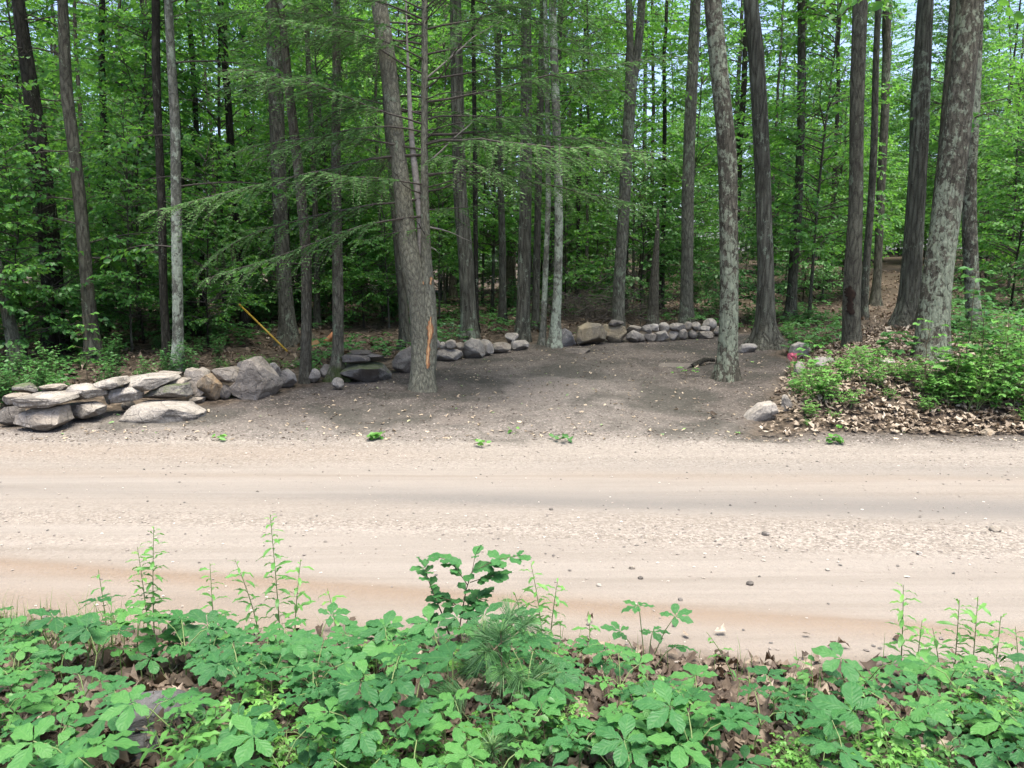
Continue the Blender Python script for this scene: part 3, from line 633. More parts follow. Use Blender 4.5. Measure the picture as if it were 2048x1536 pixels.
def dead_branch(mb, r, o, az, el, L, rad, wood=1, droop=.1, forks=4):
    n = 8; t = np.linspace(0, 1, n); e = el - droop * t + r.normal(0, .08, n); a = az + np.cumsum(r.normal(0, .14, n))
    stp = np.stack([np.cos(e) * np.cos(a), np.cos(e) * np.sin(a), np.sin(e)], 1) * (L / (n - 1)); P = o + np.vstack([np.zeros(3), np.cumsum(stp[:-1], 0)])
    tube(mb, P, rad * (1 - .85 * t), 4, wood)
    for _ in range(forks):
        i = r.integers(2, n - 1); d = nrm(P[i] - P[i - 1]); s = perp(d) * r.choice([-1, 1]); td = nrm(d + s * r.uniform(.4, 1) + np.array([0, 0, r.normal(0, .3)])); l = L * r.uniform(.12, .35)
        tube(mb, np.vstack([P[i], P[i] + td * l * .5 + r.normal(0, .02, 3), P[i] + td * l]), [rad * .4, rad * .25, rad * .08], 3, wood)

def wiggle_path(r, h, lean, amp, n=14):
    t = np.linspace(0, 1, n); x = np.cumsum(r.normal(0, amp, n)) * t; y = np.cumsum(r.normal(0, amp, n)) * t
    return np.stack([x + lean[0] * t * h, y + lean[1] * t * h, t * h], 1)
def along(P, z): return np.array([np.interp(z, P[:, 2], P[:, 0]), np.interp(z, P[:, 2], P[:, 1]), z])

def crown_mesh(seed, z0, z1, R, nb, ll, mats, P=None, low=0):
    r = np.random.default_rng(seed); mb = MB()
    P = np.array([[0, 0, 0], [0, 0, z1]]) if P is None else P
    for i in range(nb):
        f = r.random() ** 1.35; z = z0 + (z1 - z0) * f; L = R * (1 - .55 * abs(f - .25)) * r.uniform(.55, 1.1)
        leafy_branch(mb, r, along(P, z), r.uniform(0, 2 * PI), r.uniform(.05, .55) + .35 * f, L, .004 + .0065 * L, ll, ll * 1.15, dens=1.3)
    for i in range(low):
        z = r.uniform(z0 * .35, z0); leafy_branch(mb, r, along(P, z), r.uniform(0, 2 * PI), r.uniform(-.1, .3), R * r.uniform(.25, .5), .007, ll, ll * 1.2)
    return mb.mesh('crown', mats)
def trunk_mesh(seed, P, rad, mat, seg=10):
    r = np.random.default_rng(seed); mb = MB(); t = P[:, 2] / P[-1, 2]
    R = rad * (1 - .72 * t) * (1 + .6 * np.exp(-P[:, 2] / .3)); P = P.copy(); P[0, 2] = -.4
    s = r.uniform(0, 50)
    tube(mb, P, R, seg, 0, lambda th, z: 1 + .10 * vnoise(np.cos(th) * 1.5 + s, np.sin(th) * 1.5, z * .9))
    return mb.mesh('trunk', [mat])
def make_tree(name, label, cat, seed, h, rad, z0, R, nb, ll, bark, leafm, lean=(0, 0), amp=.05, low=0, group=None):
    r = np.random.default_rng(seed); P = wiggle_path(r, h, lean, amp, 22)
    zz = np.concatenate([[0, .12, .3, .6], np.linspace(1.2, h, 18)]); P = np.stack([np.interp(zz, P[:, 2], P[:, 0]), np.interp(zz, P[:, 2], P[:, 1]), zz], 1)
    o = thing(name, (0, 0, -500), label, cat, group)
    link('trunk', trunk_mesh(seed, P, rad, bark), o); link('crown', crown_mesh(seed + 1, z0, h * 1.02, R, nb, ll, [leafm, B_twig], P, low), o)
    return o
def make_hemlock(name, label, cat, seed, h, rad, z0, R, nb, group=None, dead=8, bl=.075, bark=None):
    r = np.random.default_rng(seed); P = wiggle_path(r, h, (0, 0), .02, 22); o = thing(name, (0, 0, -500), label, cat, group)
    link('trunk', trunk_mesh(seed, P, rad, bark or B_dark), o); mb = MB()
    for i in range(nb):
        f = (i + r.random()) / nb; z = z0 + (h - z0) * f ** 1.1; L = max(.35, R * (1 - .8 * f) * r.uniform(.7, 1.15))
        hem_bough(mb, r, along(P, z), r.uniform(0, 2 * PI), r.uniform(.0, .25), L, .008 + .007 * L, .5, start=.18, gap=.10, bl=bl, dens=.9)
    for i in range(dead): dead_branch(mb, r, along(P, r.uniform(.8, z0 + 1.5)), r.uniform(0, 2 * PI), r.uniform(-.2, .35), R * r.uniform(.4, .9), .014)
    link('crown', mb.mesh('crown', [M_hem, B_twig]), o); return o

# ------------------------------------------------------------------ the individual trunks, from base to top of frame
CROWNS = [crown_mesh(900 + i, 7.6 + .5 * i, 16.5, 3.0, 16, .17, [M_leaf, B_twig]) for i in range(3)]
def stem_geo(mb, pts, ztop, seed, seg=26, flare=.7, ridge=.05, lump=.05, P0=None, mat=0, toe=.22, Yoff=0.0):
    base = at(pts[0][0], pts[0][1]) if P0 is None else P0
    Y = base[1] + Yoff; W = []; R = []
    for u, v, w in pts:
        p = on_plane(u, v, Y); W.append(p); R.append(w * .93 / 2 * px(p))
    W = np.array(W); R = np.array(R); W[0] = base + np.array([0, Yoff, 0])
    d = (W[-1] - W[-2]) / max(W[-1][2] - W[-2][2], .1)
    zt = W[-1][2]
    if ztop > zt: W = np.vstack([W, W[-1] + d * (ztop - zt) * np.array([.6, .6, 1])]); R = np.append(R, R[-1] * .45)
    z = np.unique(np.concatenate([np.linspace(base[2] - .35, base[2] + .5, 10), np.arange(base[2] + .6, min(7.5, ztop), .16), np.linspace(min(7.5, ztop), ztop, 10)]))
    zc = np.clip(z, W[0, 2], None); o = np.argsort(W[:, 2])
    X = np.interp(zc, W[o, 2], W[o, 0]); rr = np.interp(zc, W[o, 2], R[o])
    ker = np.array([1, 2, 3, 2, 1.]) / 9
    if len(X) > 12: 
        Xs = np.convolve(np.pad(X, 2, 'edge'), ker, 'valid'); Xs[-2:] = X[-2:]; X = Xs
    hz = np.clip(z - base[2], -.35, None); fl = 1 + flare * np.exp(-np.clip(hz, 0, None) / toe) + np.where(hz < 0, -hz * 1.2, 0)
    path = np.stack([X - base[0], np.full(len(z), W[0, 1] - base[1]) + .03 * vnoise(z * .5, seed), z - base[2]], 1)
    k = 5 + seed % 3
    def rf(th, zz):
        zz = np.asarray(zz); root = np.exp(-np.clip(zz, 0, None) / (toe * 1.3))
        return 1 + lump * vnoise(np.cos(th) * 1.3 + seed, np.sin(th) * 1.3, zz * 1.3) + ridge * fbm(np.cos(th) * 4.5 + seed, np.sin(th) * 4.5, zz * .8, 3) + root * .28 * flare * np.cos(k * th + seed + 1.2 * vnoise(th * 0 + seed, zz * 0))
    tube(mb, path, rr * fl, seg, mat, rf)
    return base, path, rr * fl, rf
def big_tree(name, label, mat, pts, ztop=16, seed=1, crown=0, cs=1.0, flare=.7, seg=26, fork=None, extra=None, cat='tree', ridge=.05, group=None, toe=.22):
    mb = MB(); base, path, rad, rf = stem_geo(mb, pts, ztop, seed, seg, flare, ridge, toe=toe)
    if fork: stem_geo(mb, fork, ztop * .95, seed + 5, seg, 0, ridge, P0=base)
    if extra is None and name in ('slim_tree', 'tall_tree', 'thin_tree', 'large_tree', 'forked_tree') : extra = bare(7, 1.6, 6.5, .55, .0075, seed + 60)
    if extra: extra(mb, base, path, rad)
    o = thing(name, base, label, cat, group)
    mb.build('trunk', [mat, B_twig], o)
    if crown is not None:
        cr = link('crown', CROWNS[crown], o); q = along(path, 11.0); cr.location = (q[0], q[1], 0); cr.rotation_euler = (0, 0, seed * 1.3); cr.scale = (cs, cs, ztop / 16.)
    return o, base, path, rad, rf
def boughs(specs, seed, ll=.105):
    return specs, seed, ll
def add_boughs(tree, specs, seed, ll=.105, mat=None):
    o, base, path, rad, rf = tree; r = np.random.default_rng(seed); mb = MB()
    for z, az, L in specs: leafy_branch(mb, r, along(path, z), az, r.uniform(-.05, .3), L, .004 + .006 * L, ll, ll * 1.1, droop=.4, dens=1.2)
    mb.build('foliage', [mat or M_leafbright, B_twig], o)
def bare(n, zlo, zhi, L, rad, seed, side=None):
    def f(mb, base, path, rr):
        r = np.random.default_rng(seed)
        for _ in range(n):
            z = r.uniform(zlo, zhi); az = r.uniform(0, 2 * PI) if side is None else side + r.normal(0, .5)
            dead_branch(mb, r, along(path, z), az, r.uniform(-.2, .3), L * r.uniform(.4, 1.1), rad)
    return f
BT = big_tree
_t = BT('hemlock_tree', 'black-trunked tree with bare dead side branches beside the road-end of the wall', B_dark, [(112,702,44),(100,500,42),(78,300,38),(56,140,30),(38,0,24)], 15, 1, 0, .8, extra=bare(22, 1.0, 6.5, 1.5, .014, 3))
rq = np.random.default_rng(16); add_boughs(_t, [(rq.uniform(1.5, 6.5), rq.uniform(0, 6.28), rq.uniform(.8, 1.9)) for _ in range(9)], 56)
_t = BT('slim_tree', 'slim grey trunk curving up behind the flat capstones', B_far, [(186,722,30),(172,540,26),(160,400,25),(150,300,24),(134,187,24),(127,60,22),(124,0,20)], 14, 2, 1, .7)
rq = np.random.default_rng(11); add_boughs(_t, [(rq.uniform(1.5, 6.5), rq.uniform(0, 6.28), rq.uniform(.8, 1.9)) for _ in range(9)], 51)
_t = BT('slim_tree', 'thin dark wavy trunk behind the flat slabs, next to the slim grey curving one', B_dark, [(208,668,16),(213,450,15),(213,340,15),(206,200,14),(202,100,13),(204,0,12)], 13, 3, 2, .6, seg=14)
rq = np.random.default_rng(12); add_boughs(_t, [(rq.uniform(1.5, 6.5), rq.uniform(0, 6.28), rq.uniform(.8, 1.9)) for _ in range(9)], 52)
BT('leaning_tree', 'short dark trunk leaning outward at the road end of the wall', B_grey, [(36,735,28),(22,660,25),(8,590,23),(-40,400,20)], 9, 4, None, seg=16)
BT('slim_tree', 'dark member of the close-set pair of trunks behind the big bluish slab', B_dark, [(335,738,17),(328,600,17),(325,420,17),(318,273,16),(312,150,17),(310,0,17)], 14, 5, 0, .7, seg=18)
_t = BT('slim_tree', 'lichen-splashed member of the close-set pair of trunks behind the big bluish slab', B_pale, [(356,746,23),(357,640,22),(355,469,22),(352,351,21),(349,230,20),(340,100,18),(335,0,17)], 14, 6, 1, .8, seg=20)
rq = np.random.default_rng(13); add_boughs(_t, [(rq.uniform(1.5, 6.5), rq.uniform(0, 6.28), rq.uniform(.8, 1.9)) for _ in range(9)], 53)
_t = BT('slim_tree', 'dark trunk bending upward just behind the close-set pair', B_dark, [(390,668,26),(380,590,25),(368,470,21),(358,330,18),(350,195,17),(338,60,15)], 14, 7, 2, .7, seg=18)
rq = np.random.default_rng(14); add_boughs(_t, [(rq.uniform(1.5, 6.5), rq.uniform(0, 6.28), rq.uniform(.8, 1.9)) for _ in range(9)], 54)
BT('thin_tree', 'thin dark trunk with straight sides behind the close-set pair', B_dark, [(408,645,13),(402,470,12),(394,270,11),(380,60,11),(374,0,10)], 13, 8, 0, .6, seg=12)
_t = BT('slim_tree', 'dark trunk above the top end of the yellow pole', B_dark, [(492,655,17),(484,566,16),(474,470,15),(465,351,15),(456,200,15),(446,60,15),(441,0,14)], 14, 9, 1, .7, seg=16)
rq = np.random.default_rng(17); add_boughs(_t, [(rq.uniform(1.5, 6.5), rq.uniform(0, 6.28), rq.uniform(.8, 1.9)) for _ in range(9)], 57)
BT('large_tree', 'thick grey-brown trunk standing deep behind the yellow pole', B_far, [(577,690,36),(570,586,31),(562,470,31),(556,273,31),(549,120,32),(545,0,30)], 17, 10, 0, 1.1, ridge=.07)
_t = BT('slim_tree', 'slim brown trunk with a frayed foot at the end of the roadside wall', B_brown, [(611,766,24),(613,640,22),(612,508,22),(598,351,22),(587,250,20),(576,150,18),(566,40,16)], 14, 11, 2, .7, seg=20, flare=.3)
rq = np.random.default_rng(15); add_boughs(_t, [(rq.uniform(1.5, 6.5), rq.uniform(0, 6.28), rq.uniform(.8, 1.9)) for _ in range(9)], 55)
BT('slim_tree', 'straight slim trunk with mossy roots next to the soil-caked boulder', B_moss, [(674,762,28),(676,690,23),(676,586,23),(673,420,21),(672,273,20),(674,130,18),(673,0,16)], 14, 12, 0, .7, seg=22, flare=1.0, toe=.16)
BT('tall_tree', 'grey-brown trunk leaning toward the road behind the round stones', B_shag, [(940,680,36),(931,508,32),(920,390,29),(916,250,28),(914,156,27),(911,0,24)], 16, 13, 1, .9, flare=.4)
BT('thin_tree', 'thin dark pole of a tree close beside the grey-brown leaning trunk', B_dark, [(953,665,11),(951,480,10),(950,300,10),(948,150,9),(946,0,9)], 12, 14, 2, .5, seg=12)
BT('slim_tree', 'dark slim trunk between the grey-brown trunk and the shaggy one', B_far, [(1005,648,17),(1005,500,15),(1001,351,14),(997,180,13),(993,0,12)], 13, 15, 0, .6, seg=14)
BT('tall_tree', 'dark shaggy-barked trunk just short of the pale lichen trunk', B_shag, [(1044,684,32),(1047,586,28),(1051,430,26),(1052,351,26),(1052,200,24),(1052,0,22)], 16, 16, 1, .9, flare=.3, ridge=.09)
BT('slim_tree', 'slim trunk tucked behind the dark shaggy-barked trunk', B_far, [(1070,660,16),(1074,500,15),(1078,300,15),(1083,100,14),(1086,0,13)], 13, 17, 2, .6, seg=14)
BT('thin_tree', 'thin spotted trunk between the shaggy trunk and the pale lichen trunk', B_pale, [(1084,690,13),(1087,640,12),(1091,547,12),(1097,400,12),(1096,250,11),(1092,100,11),(1090,0,10)], 12, 18, 0, .5, seg=14)
_t = BT('slim_tree', 'pale lichen-covered slender trunk at the end of the far wall', B_pale, [(1110,694,26),(1111,640,20),(1115,586,19),(1118,450,18),(1116,330,18),(1111,195,18),(1107,80,17),(1105,0,16)], 14, 19, 1, .7, seg=22, flare=.5)
rq = np.random.default_rng(20); add_boughs(_t, [(rq.uniform(3.5, 7), rq.uniform(0, 6.28), rq.uniform(.8, 1.9)) for _ in range(6)], 60)
_t = BT('forked_tree', 'tall trunk behind the ochre boulders that forks near the top of the view', B_grey, [(1236,664,28),(1237,586,25),(1246,450,25),(1253,320,25),(1262,180,24),(1261,90,15),(1257,0,14)], 15, 20, 2, .8, fork=[(1236,664,10),(1246,450,12),(1264,190,16),(1272,130,18),(1278,80,18),(1284,0,17)], flare=.3)
rq = np.random.default_rng(19); add_boughs(_t, [(rq.uniform(3.5, 7), rq.uniform(0, 6.28), rq.uniform(.8, 1.9)) for _ in range(6)], 59)
BT('dead_tree', 'broken dead trunk with a pale split beside the forked tree', B_brown, [(1306,650,24),(1308,580,21),(1311,520,16),(1315,470,10),(1316,424,5)], 3.1, 21, None, seg=14, flare=.3)
BT('tall_tree', 'straight evenly furrowed trunk rising behind the middle of the far wall', B_grey, [(1373,652,32),(1373,586,26),(1376,400,25),(1380,250,25),(1386,120,24),(1391,0,22)], 16, 22, 0, .9, flare=.3)
BT('large_tree', 'lichen-patched trunk standing in the bare soil at the end of the far wall', B_lich, [(1454,758,48),(1456,700,40),(1458,586,38),(1457,430,40),(1455,312,40),(1446,220,38),(1436,120,37),(1426,0,36)], 16, 23, 1, 1.0, flare=.35)
BT('large_tree', 'furrowed grey trunk with spreading roots behind the pale root-bound stone', B_shag, [(1533,694,44),(1531,640,36),(1530,540,34),(1526,351,33),(1519,200,34),(1511,100,33),(1500,0,30)], 17, 24, 2, 1.0, flare=1.1, toe=.28)
BT('slim_tree', 'far slim trunk in the green ground cover past the furrowed rooty trunk', B_far, [(1580,642,24),(1586,560,20),(1595,430,19),(1601,280,17),(1603,120,16),(1604,0,16)], 15, 25, 0, .8, seg=16)
HT = BT('hollow_tree', 'dark trunk with a hollow painted black low on its face', B_far, [(1704,694,38),(1702,620,36),(1706,540,35),(1711,430,30),(1713,330,28),(1714,220,29),(1718,110,31),(1722,0,31)], 16, 26, 1, .9, flare=.15)
BT('slim_tree', 'slim trunk beside the footpath, nearer the hollow trunk', B_far, [(1726,640,15),(1735,520,15),(1742,400,15),(1748,260,14),(1752,120,13)], 14, 27, 2, .6, seg=14)
BT('slim_tree', 'slim dark trunk standing right at the footpath', B_far, [(1750,612,17),(1756,540,16),(1762,390,17),(1768,250,17),(1772,120,17),(1774,0,18)], 15, 28, 0, .7, seg=14)
BT('large_tree', 'broad dark shaggy trunk flaring at its foot before the path', B_shag, [(1816,658,56),(1820,610,44),(1826,520,40),(1834,390,38),(1841,200,36),(1847,100,33),(1852,0,31)], 17, 29, 1, 1.0, flare=.55, ridge=.09, toe=.35)
BT('leaning_tree', 'thin dark trunk slanting up behind the largest lichen trunk', B_brown, [(1840,664,20),(1862,500,19),(1876,380,18),(1886,300,18),(1897,140,17),(1906,0,17)], 15, 30, 2, .6, seg=16)
LT = BT('large_tree', 'largest trunk, leaning and crusted with pale lichen plates above the shrubs of the bank', B_lich, [(1862,722,72),(1866,640,64),(1873,570,61),(1888,469,57),(1906,330,54),(1920,200,54),(1930,100,53),(1938,0,50)], 17, 31, 0, 1.1, flare=.25, seg=32)
_o, _b, _p, _r, _f = LT
mb = MB(); r = np.random.default_rng(5)
for zz, az, L in ((4.75, PI + .25, 1.7), (5.0, PI + .75, 1.5), (5.5, -.5, 1.8), (4.6, -.9, 1.2), (5.9, .3, 1.6)): leafy_branch(mb, r, along(_p, zz), az, .15, L, .012, .15, .13, droop=.35)
mb.build('foliage', [M_leafbright, B_twig], _o)
_t = BT('tall_tree', 'lichen-speckled trunk immediately beyond the largest leaning one', B_lich, [(1950,664,30),(1946,586,29),(1940,450,28),(1940,351,27),(1946,220,26),(1953,100,25),(1958,0,24)], 16, 32, 2, .9, flare=.3)
rq = np.random.default_rng(18); add_boughs(_t, [(rq.uniform(3.5, 7), rq.uniform(0, 6.28), rq.uniform(.8, 1.9)) for _ in range(6)], 58)
BT('slim_tree', 'slim furrowed trunk rising behind the two small logs', B_far, [(634,655,14),(634,560,13),(630,400,12),(622,240,12),(616,100,11)], 13, 33, 1, .6, seg=12)
BT('slim_tree', 'dim slim trunk behind the torn tree, seen past its outer side', B_far, [(812,700,24),(806,600,20),(790,420,18),(776,250,16)], 13, 34, 2, .6, seg=14)

# twin-stemmed tree with torn bark, its right stem a hemlock with long level boughs
mb = MB(); base, path, rad, rf = stem_geo(mb, [(846,780,48),(845,700,46),(838,600,44),(828,545,46),(814,490,42),(806,390,38),(796,312,36),(784,200,36),(772,100,36),(756,0,34)], 15, 41, 30, .30, .05, toe=.25)
o = thing('twin_tree', base, 'twin-stemmed tree at the front of the clearing with a long strip of torn orange bark', 'tree')
mb.build('stem', [B_smooth], o)
mb = MB(); _, p2, r2, rf2 = stem_geo(mb, [(858,780,40),(858,700,36),(856,600,34),(853,547,26),(850,470,20),(849,400,18),(848,312,16),(849,156,14),(849,0,13)], 11, 43, 24, .35, .06, P0=base, Yoff=-.03)
mb.build('stem', [B_smooth], o)
mb = MB(); stem_geo(mb, [(842,520,10),(824,430,16),(812,330,14),(806,280,12),(801,180,9),(797,80,4)], 6.0, 47, 12, 0, .12, P0=base + np.array([-.12, .06, 0.0])); snag = mb.build('broken_snag', [B_twigpale], o)
def wound(us, vs, nm, label, wid=.46, o=None, base=None, p2=None, r2=None, mat=None):
    o = o or TW[0]; base = TW[1] if base is None else base; p2 = TW[2] if p2 is None else p2; r2 = TW[3] if r2 is None else r2
    """torn bark strip lying on the surface of the right-hand stem"""
    mbw = MB(); n, m = 34, 9; z = np.linspace(0, 1, n); tt = np.linspace(-1, 1, m)
    ua, ub = us; va, vb = vs; Vs = []; ac = []
    for i, zz in enumerate(z):
        v = va + (vb - va) * zz; pc = on_plane((ua + (ub - ua) * zz), v, base[1]); hz = pc[2] - base[2]
        c = along(p2, hz); R = np.interp(hz, p2[:, 2], r2)
        prof = (math.sin(PI * min(1, max(0, zz * .96 + .02))) ** .45) * (.75 + .25 * math.sin(zz * 9)) * (1 + .3 * vnoise(zz * 14, 3.3))
        xc = np.clip((pc[0] - base[0] - c[0]) / R, -.85, .9)
        for t_ in tt:
            jag = t_ * (1 + .45 * vnoise(zz * 26, np.sign(t_) * 3 + 9)) + .35 * vnoise(zz * 7, 4.4)
            x = np.clip(xc + jag * wid * prof, -.97, .975); yy = -math.sqrt(1 - x * x)
            rr_ = R * 1.085
            edge = 1 - abs(t_) ** 3
            Vs.append([c[0] + x * rr_ + .0, c[1] + yy * rr_ - .004 - .010 * edge, hz]); ac.append(abs(t_) * .75 + .35 * max(0, abs(zz - .5) * 2 - .55) / .45)
    g = np.arange(n * m).reshape(n, m); Qd = np.stack([g[:-1, :-1], g[:-1, 1:], g[1:, 1:], g[1:, :-1]], -1).reshape(-1, 4)
    mbw.add(Vs, quads=Qd, edge=np.array(ac)); w_ = mbw.build(nm, [mat or M_wound], o); w_['label'] = label
k = NT('torn_wood'); e = k.attr('edge'); vv = k.objvec((1, 1, .14)); nn = k.noise(vv, 48, 5, .7); n2 = k.noise(k.objvec(), 9, 4)
ee = k.math('ADD', e, k.math('MULTIPLY', k.math('SUBTRACT', nn, .5), 3.6))
cc = k.ramp(ee, [(0, (.50, .33, .17)), (.22, (.38, .185, .07)), (.5, (.24, .085, .03)), (.8, (.10, .036, .017)), (1, (.05, .025, .015))])
M_wound = k.done(k.bsdf(k.mix(k.math('MULTIPLY', n2, .3), cc, (.6, .42, .24)), .7, k.bump(nn, .9, .012), .3))
TW = (o, base, p2, r2)
wound((863, 857), (632, 734), 'bark_wound', 'long ragged orange strip of bare torn wood', .33)
wound((863, 862), (553, 569), 'bark_wound', 'small orange scar high on the stem', .22)
wound((848, 846), (562, 578), 'bark_wound', 'tiny reddish scar beside the seam of the two stems', .2)
M_hollow = plain_mat('painted_hollow', (.006, .005, .004), (.030, .016, .010), 30, .95)  # near-black patch on the bark surface paints the shade inside the hollow
wound((1694, 1696), (572, 628), 'painted_hollow', 'hollow in the bark, its shade painted black', .50, HT[0], HT[1], HT[2], HT[3], M_hollow)
mb = MB(); r = np.random.default_rng(77)
def zpx(u, v): return on_plane(u, v, base[1]) - base
hb = [((847,395),PI,-.18,3.3),((847,432),PI+.15,-.12,3.0),((848,350),.02,.02,3.3),((848,300),PI-.1,.12,2.6),((847,265),PI+.3,.15,2.4),((849,240),.25,.2,2.2),((848,195),PI-.35,.15,3.0),((849,205),-.2,.1,3.4),
      ((849,160),.3,.3,2.8),((849,150),PI+.1,.35,2.9),((849,110),.1,.35,2.6),((849,90),PI-.2,.3,2.8),((849,60),.4,.3,2.5),((849,40),PI+.4,.25,2.6),((848,330),-1.1,.1,2.0),((848,370),PI+.9,.0,2.2),((848,290),-.5,.15,3.6),((849,250),PI+.6,.15,2.8),
      ((849,180),-.9,.25,2.4),((849,120),PI+.8,.25,2.3),((849,20),-.6,.3,2.4),((848,420),-.35,-.05,1.3),((848,455),PI+.5,-.15,.9),((849,470),-.9,-.1,.6),((848,310),PI+.12,-.02,3.7),((849,270),.5,.05,4.2),((848,225),PI-.5,.1,3.4)]
for (u, v), az, el, L in hb:
    q = along(p2, zpx(u, v)[2]); hem_bough(mb, r, q, az + r.normal(0, .1), el, L, .005 + .0036 * L, .30, start=.2 if L > 1.5 else .08, gap=.085, bl=.088)
for z in np.arange(5.6, 11, .22):
    hem_bough(mb, r, along(p2, z), r.uniform(0, 2 * PI), r.uniform(.1, .35), max(.5, 3.0 * (11.6 - z) / 6), .02, .45, start=.2, gap=.09, bl=.075)
for i in range(16): dead_branch(mb, r, along(p2, r.uniform(1.9, 5.5)), r.choice([0, PI]) + r.normal(0, .7), r.uniform(-.1, .6), r.uniform(.5, 1.6), .010)
for (u, v), az, el, L in (((852,452),.0,-.3,.75),((856,490),.1,-.5,.25),((850,330),.35,.75,1.2),((851,160),.3,.7,1.5)):
    q = along(p2, zpx(u, v)[2]); dead_branch(mb, r, q, az, el, L, .014, 2, .05, 2)
for i in range(26):
    z = r.uniform(2.6, 6.6); L = r.uniform(.9, 3.6); az = r.choice([0, PI]) + r.normal(0, .75)
    hem_bough(mb, r, along(p2, z), az, r.uniform(-.05, .3), L, .004 + .003 * L, r.uniform(.2, .45), start=.25, gap=.085, bl=.088)
mb.build('crown', [M_hem, B_twig, B_twigpale], o)
cr = link('crown', CROWNS[1], o); cr.location = (-.6, .3, 0); cr.scale = (.8, .8, .9)

# ------------------------------------------------------------------ the woods behind: one of each kind, then copies
far_kinds = [
 make_tree('forest_tree', 'x', 'tree', 201, 17, .12, 3.6, 3.0, 98, .125, B_far, M_leaf, low=14),
 make_tree('forest_tree', 'x', 'tree', 211, 19, .16, 4.6, 3.4, 104, .125, B_dark, M_leafbright, low=10),
 make_tree('forest_tree', 'x', 'tree', 221, 15, .09, 2.8, 2.7, 98, .12, B_grey, M_leafbright, low=14, lean=(.03, 0)),
 make_tree('forest_tree', 'x', 'tree', 231, 18, .14, 5.0, 3.1, 94, .125, B_far, M_leaf, low=12, lean=(-.02, .01))]
sap_kinds = [
 make_tree('sapling', 'x', 'sapling', 301, 6.5, .030, 1.0, 1.8, 74, .108, B_far, M_leafbright, amp=.05),
 make_tree('sapling', 'x', 'sapling', 311, 5.0, .022, .6, 1.6, 64, .10, B_dark, M_leaf, amp=.05),
 make_tree('sapling', 'x', 'sapling', 321, 8.0, .040, 1.6, 2.1, 84, .11, B_far, M_leaf, amp=.05),
 make_tree('sapling', 'x', 'sapling', 331, 3.4, .016, .4, 1.3, 46, .095, B_dark, M_shrub, amp=.04)]
hem_kinds = [make_hemlock('hemlock', 'x', 'tree', 401, 12, .10, 1.6, 2.3, 60, dead=14), make_hemlock('hemlock', 'x', 'tree', 411, 7, .06, .6, 1.9, 46, dead=6)]
used = []
def place(k, loc, rz, sc, label, group=None):
    if k.location.z < -400: k.location = loc; k.rotation_euler = (0, 0, rz); k.scale = (sc, sc, sc); o = k; o['label'] = label
    else: o = copy_tree(k, loc, rz, sc, label)
    if group: o['group'] = group
    elif 'group' in o: del o['group']
    used.append((loc[0], loc[1], .3)); return o
for u, y, ki, sc, rz in ((60, 12.2, 3, 1.0, .3), (130, 12.8, 1, .72, 1.9), (270, 13.2, 0, .62, 2.2), (420, 14.2, 1, .70, 5.1), (-30, 12.0, 0, .7, 3.3), (730, 17.2, 1, .75, 2.0), (780, 17.0, 0, .7, 1.0), (880, 18.2, 0, .75, 4.4), (1130, 20.2, 1, .9, 3.4), (1280, 20.0, 3, 1.2, 2.7)):
    x = (u - 1024) / F * (y * .99 + .3); place(sap_kinds[ki], (x, y, float(terr(x, y)) - .03), rz, sc, 'young leafy sapling close behind the stone walls', 'saplings close behind the walls')
for i in range(26):
    rr_ = random.Random(900 + i); y = 44 + i * .7; x = .485 * y + rr_.uniform(-9, 9)
    place(far_kinds[i % 4], (x, y, float(terr(x, y)) - .03), rr_.uniform(0, 6.28), rr_.uniform(.55, .85), 'leafy slender tree up the slope where the footpath ends', 'trees where the footpath ends')
def clear(x, y, dmin):
    if any((x - a) ** 2 + (y - b) ** 2 < (dmin + c) ** 2 for a, b, c in used): return False
    if y < 17.2 and lotmask(x, y) > .05: return False
    if abs(x - .485 * y) < 1.25 and 10 < y < 55: return False
    uu, vv = project(np.array([x, y, float(terr(x, y))]))
    if 450 < uu < 720 and y < 16.5: return False
    if 0 < uu < 200 and y < 14.5: return False
    return bankd(x, y) < 0 or y > 12.5
def scatter(kinds, n, ylo, yhi, dmin, label, group, srange, ufun=None, power=.75, tries=4000):
    got = 0; r = np.random.default_rng(n * 13 + int(ylo))
    for _ in range(tries):
        if got >= n: break
        y = ylo + (yhi - ylo) * r.random() ** power; x = r.uniform(-1, 1) * (.72 * y + 2.5)
        left = np.interp(x, [-40, -6.2, -4.6, -3.4, -2.2, -1.2, .6, 1.2, 5.2, 40], [9.6, 10.2, 11., 11.8, 13, 14.8, 16.8, 17.8, 17.8, 14.])
        if y < left or not clear(x, y, dmin): continue
        if ufun is not None and r.random() > ufun(x, y): continue
        k = kinds[int(r.integers(len(kinds)))]; s = r.uniform(*srange); first = k.location.z < -400
        loc = (x, y, float(terr(x, y)) - .03); rz = r.uniform(0, 6.28)
        if first: k.location = loc; k.rotation_euler = (0, 0, rz); k.scale = (s, s, s); k['label'] = label; k['group'] = group
        else: copy_tree(k, loc, rz, s, label, group)
        used.append((x, y, dmin * .5)); got += 1
dens_l = lambda x, y: float(np.interp(x / y, [-.7, -.2, .1, .45, .7], [1, 1, .8, .55, .7]))
scatter(far_kinds, 54, 17.5, 52, 1.2, 'leafy slender tree standing deep in the woods', 'leafy trees deep in the woods', (.8, 1.15), dens_l)
scatter(sap_kinds, 150, 11.5, 44, .7, 'young leafy sapling growing under the trees', 'saplings under the trees', (.75, 1.25), lambda x, y: float(np.interp(x / y, [-.7, -.1, .1, .35, .7], [1, 1, .8, .45, .35])))
scatter(sap_kinds, 60, 45, 62, 1.0, 'small leafy tree along the far side of the woods', 'small trees along the far side of the woods', (.9, 1.4))
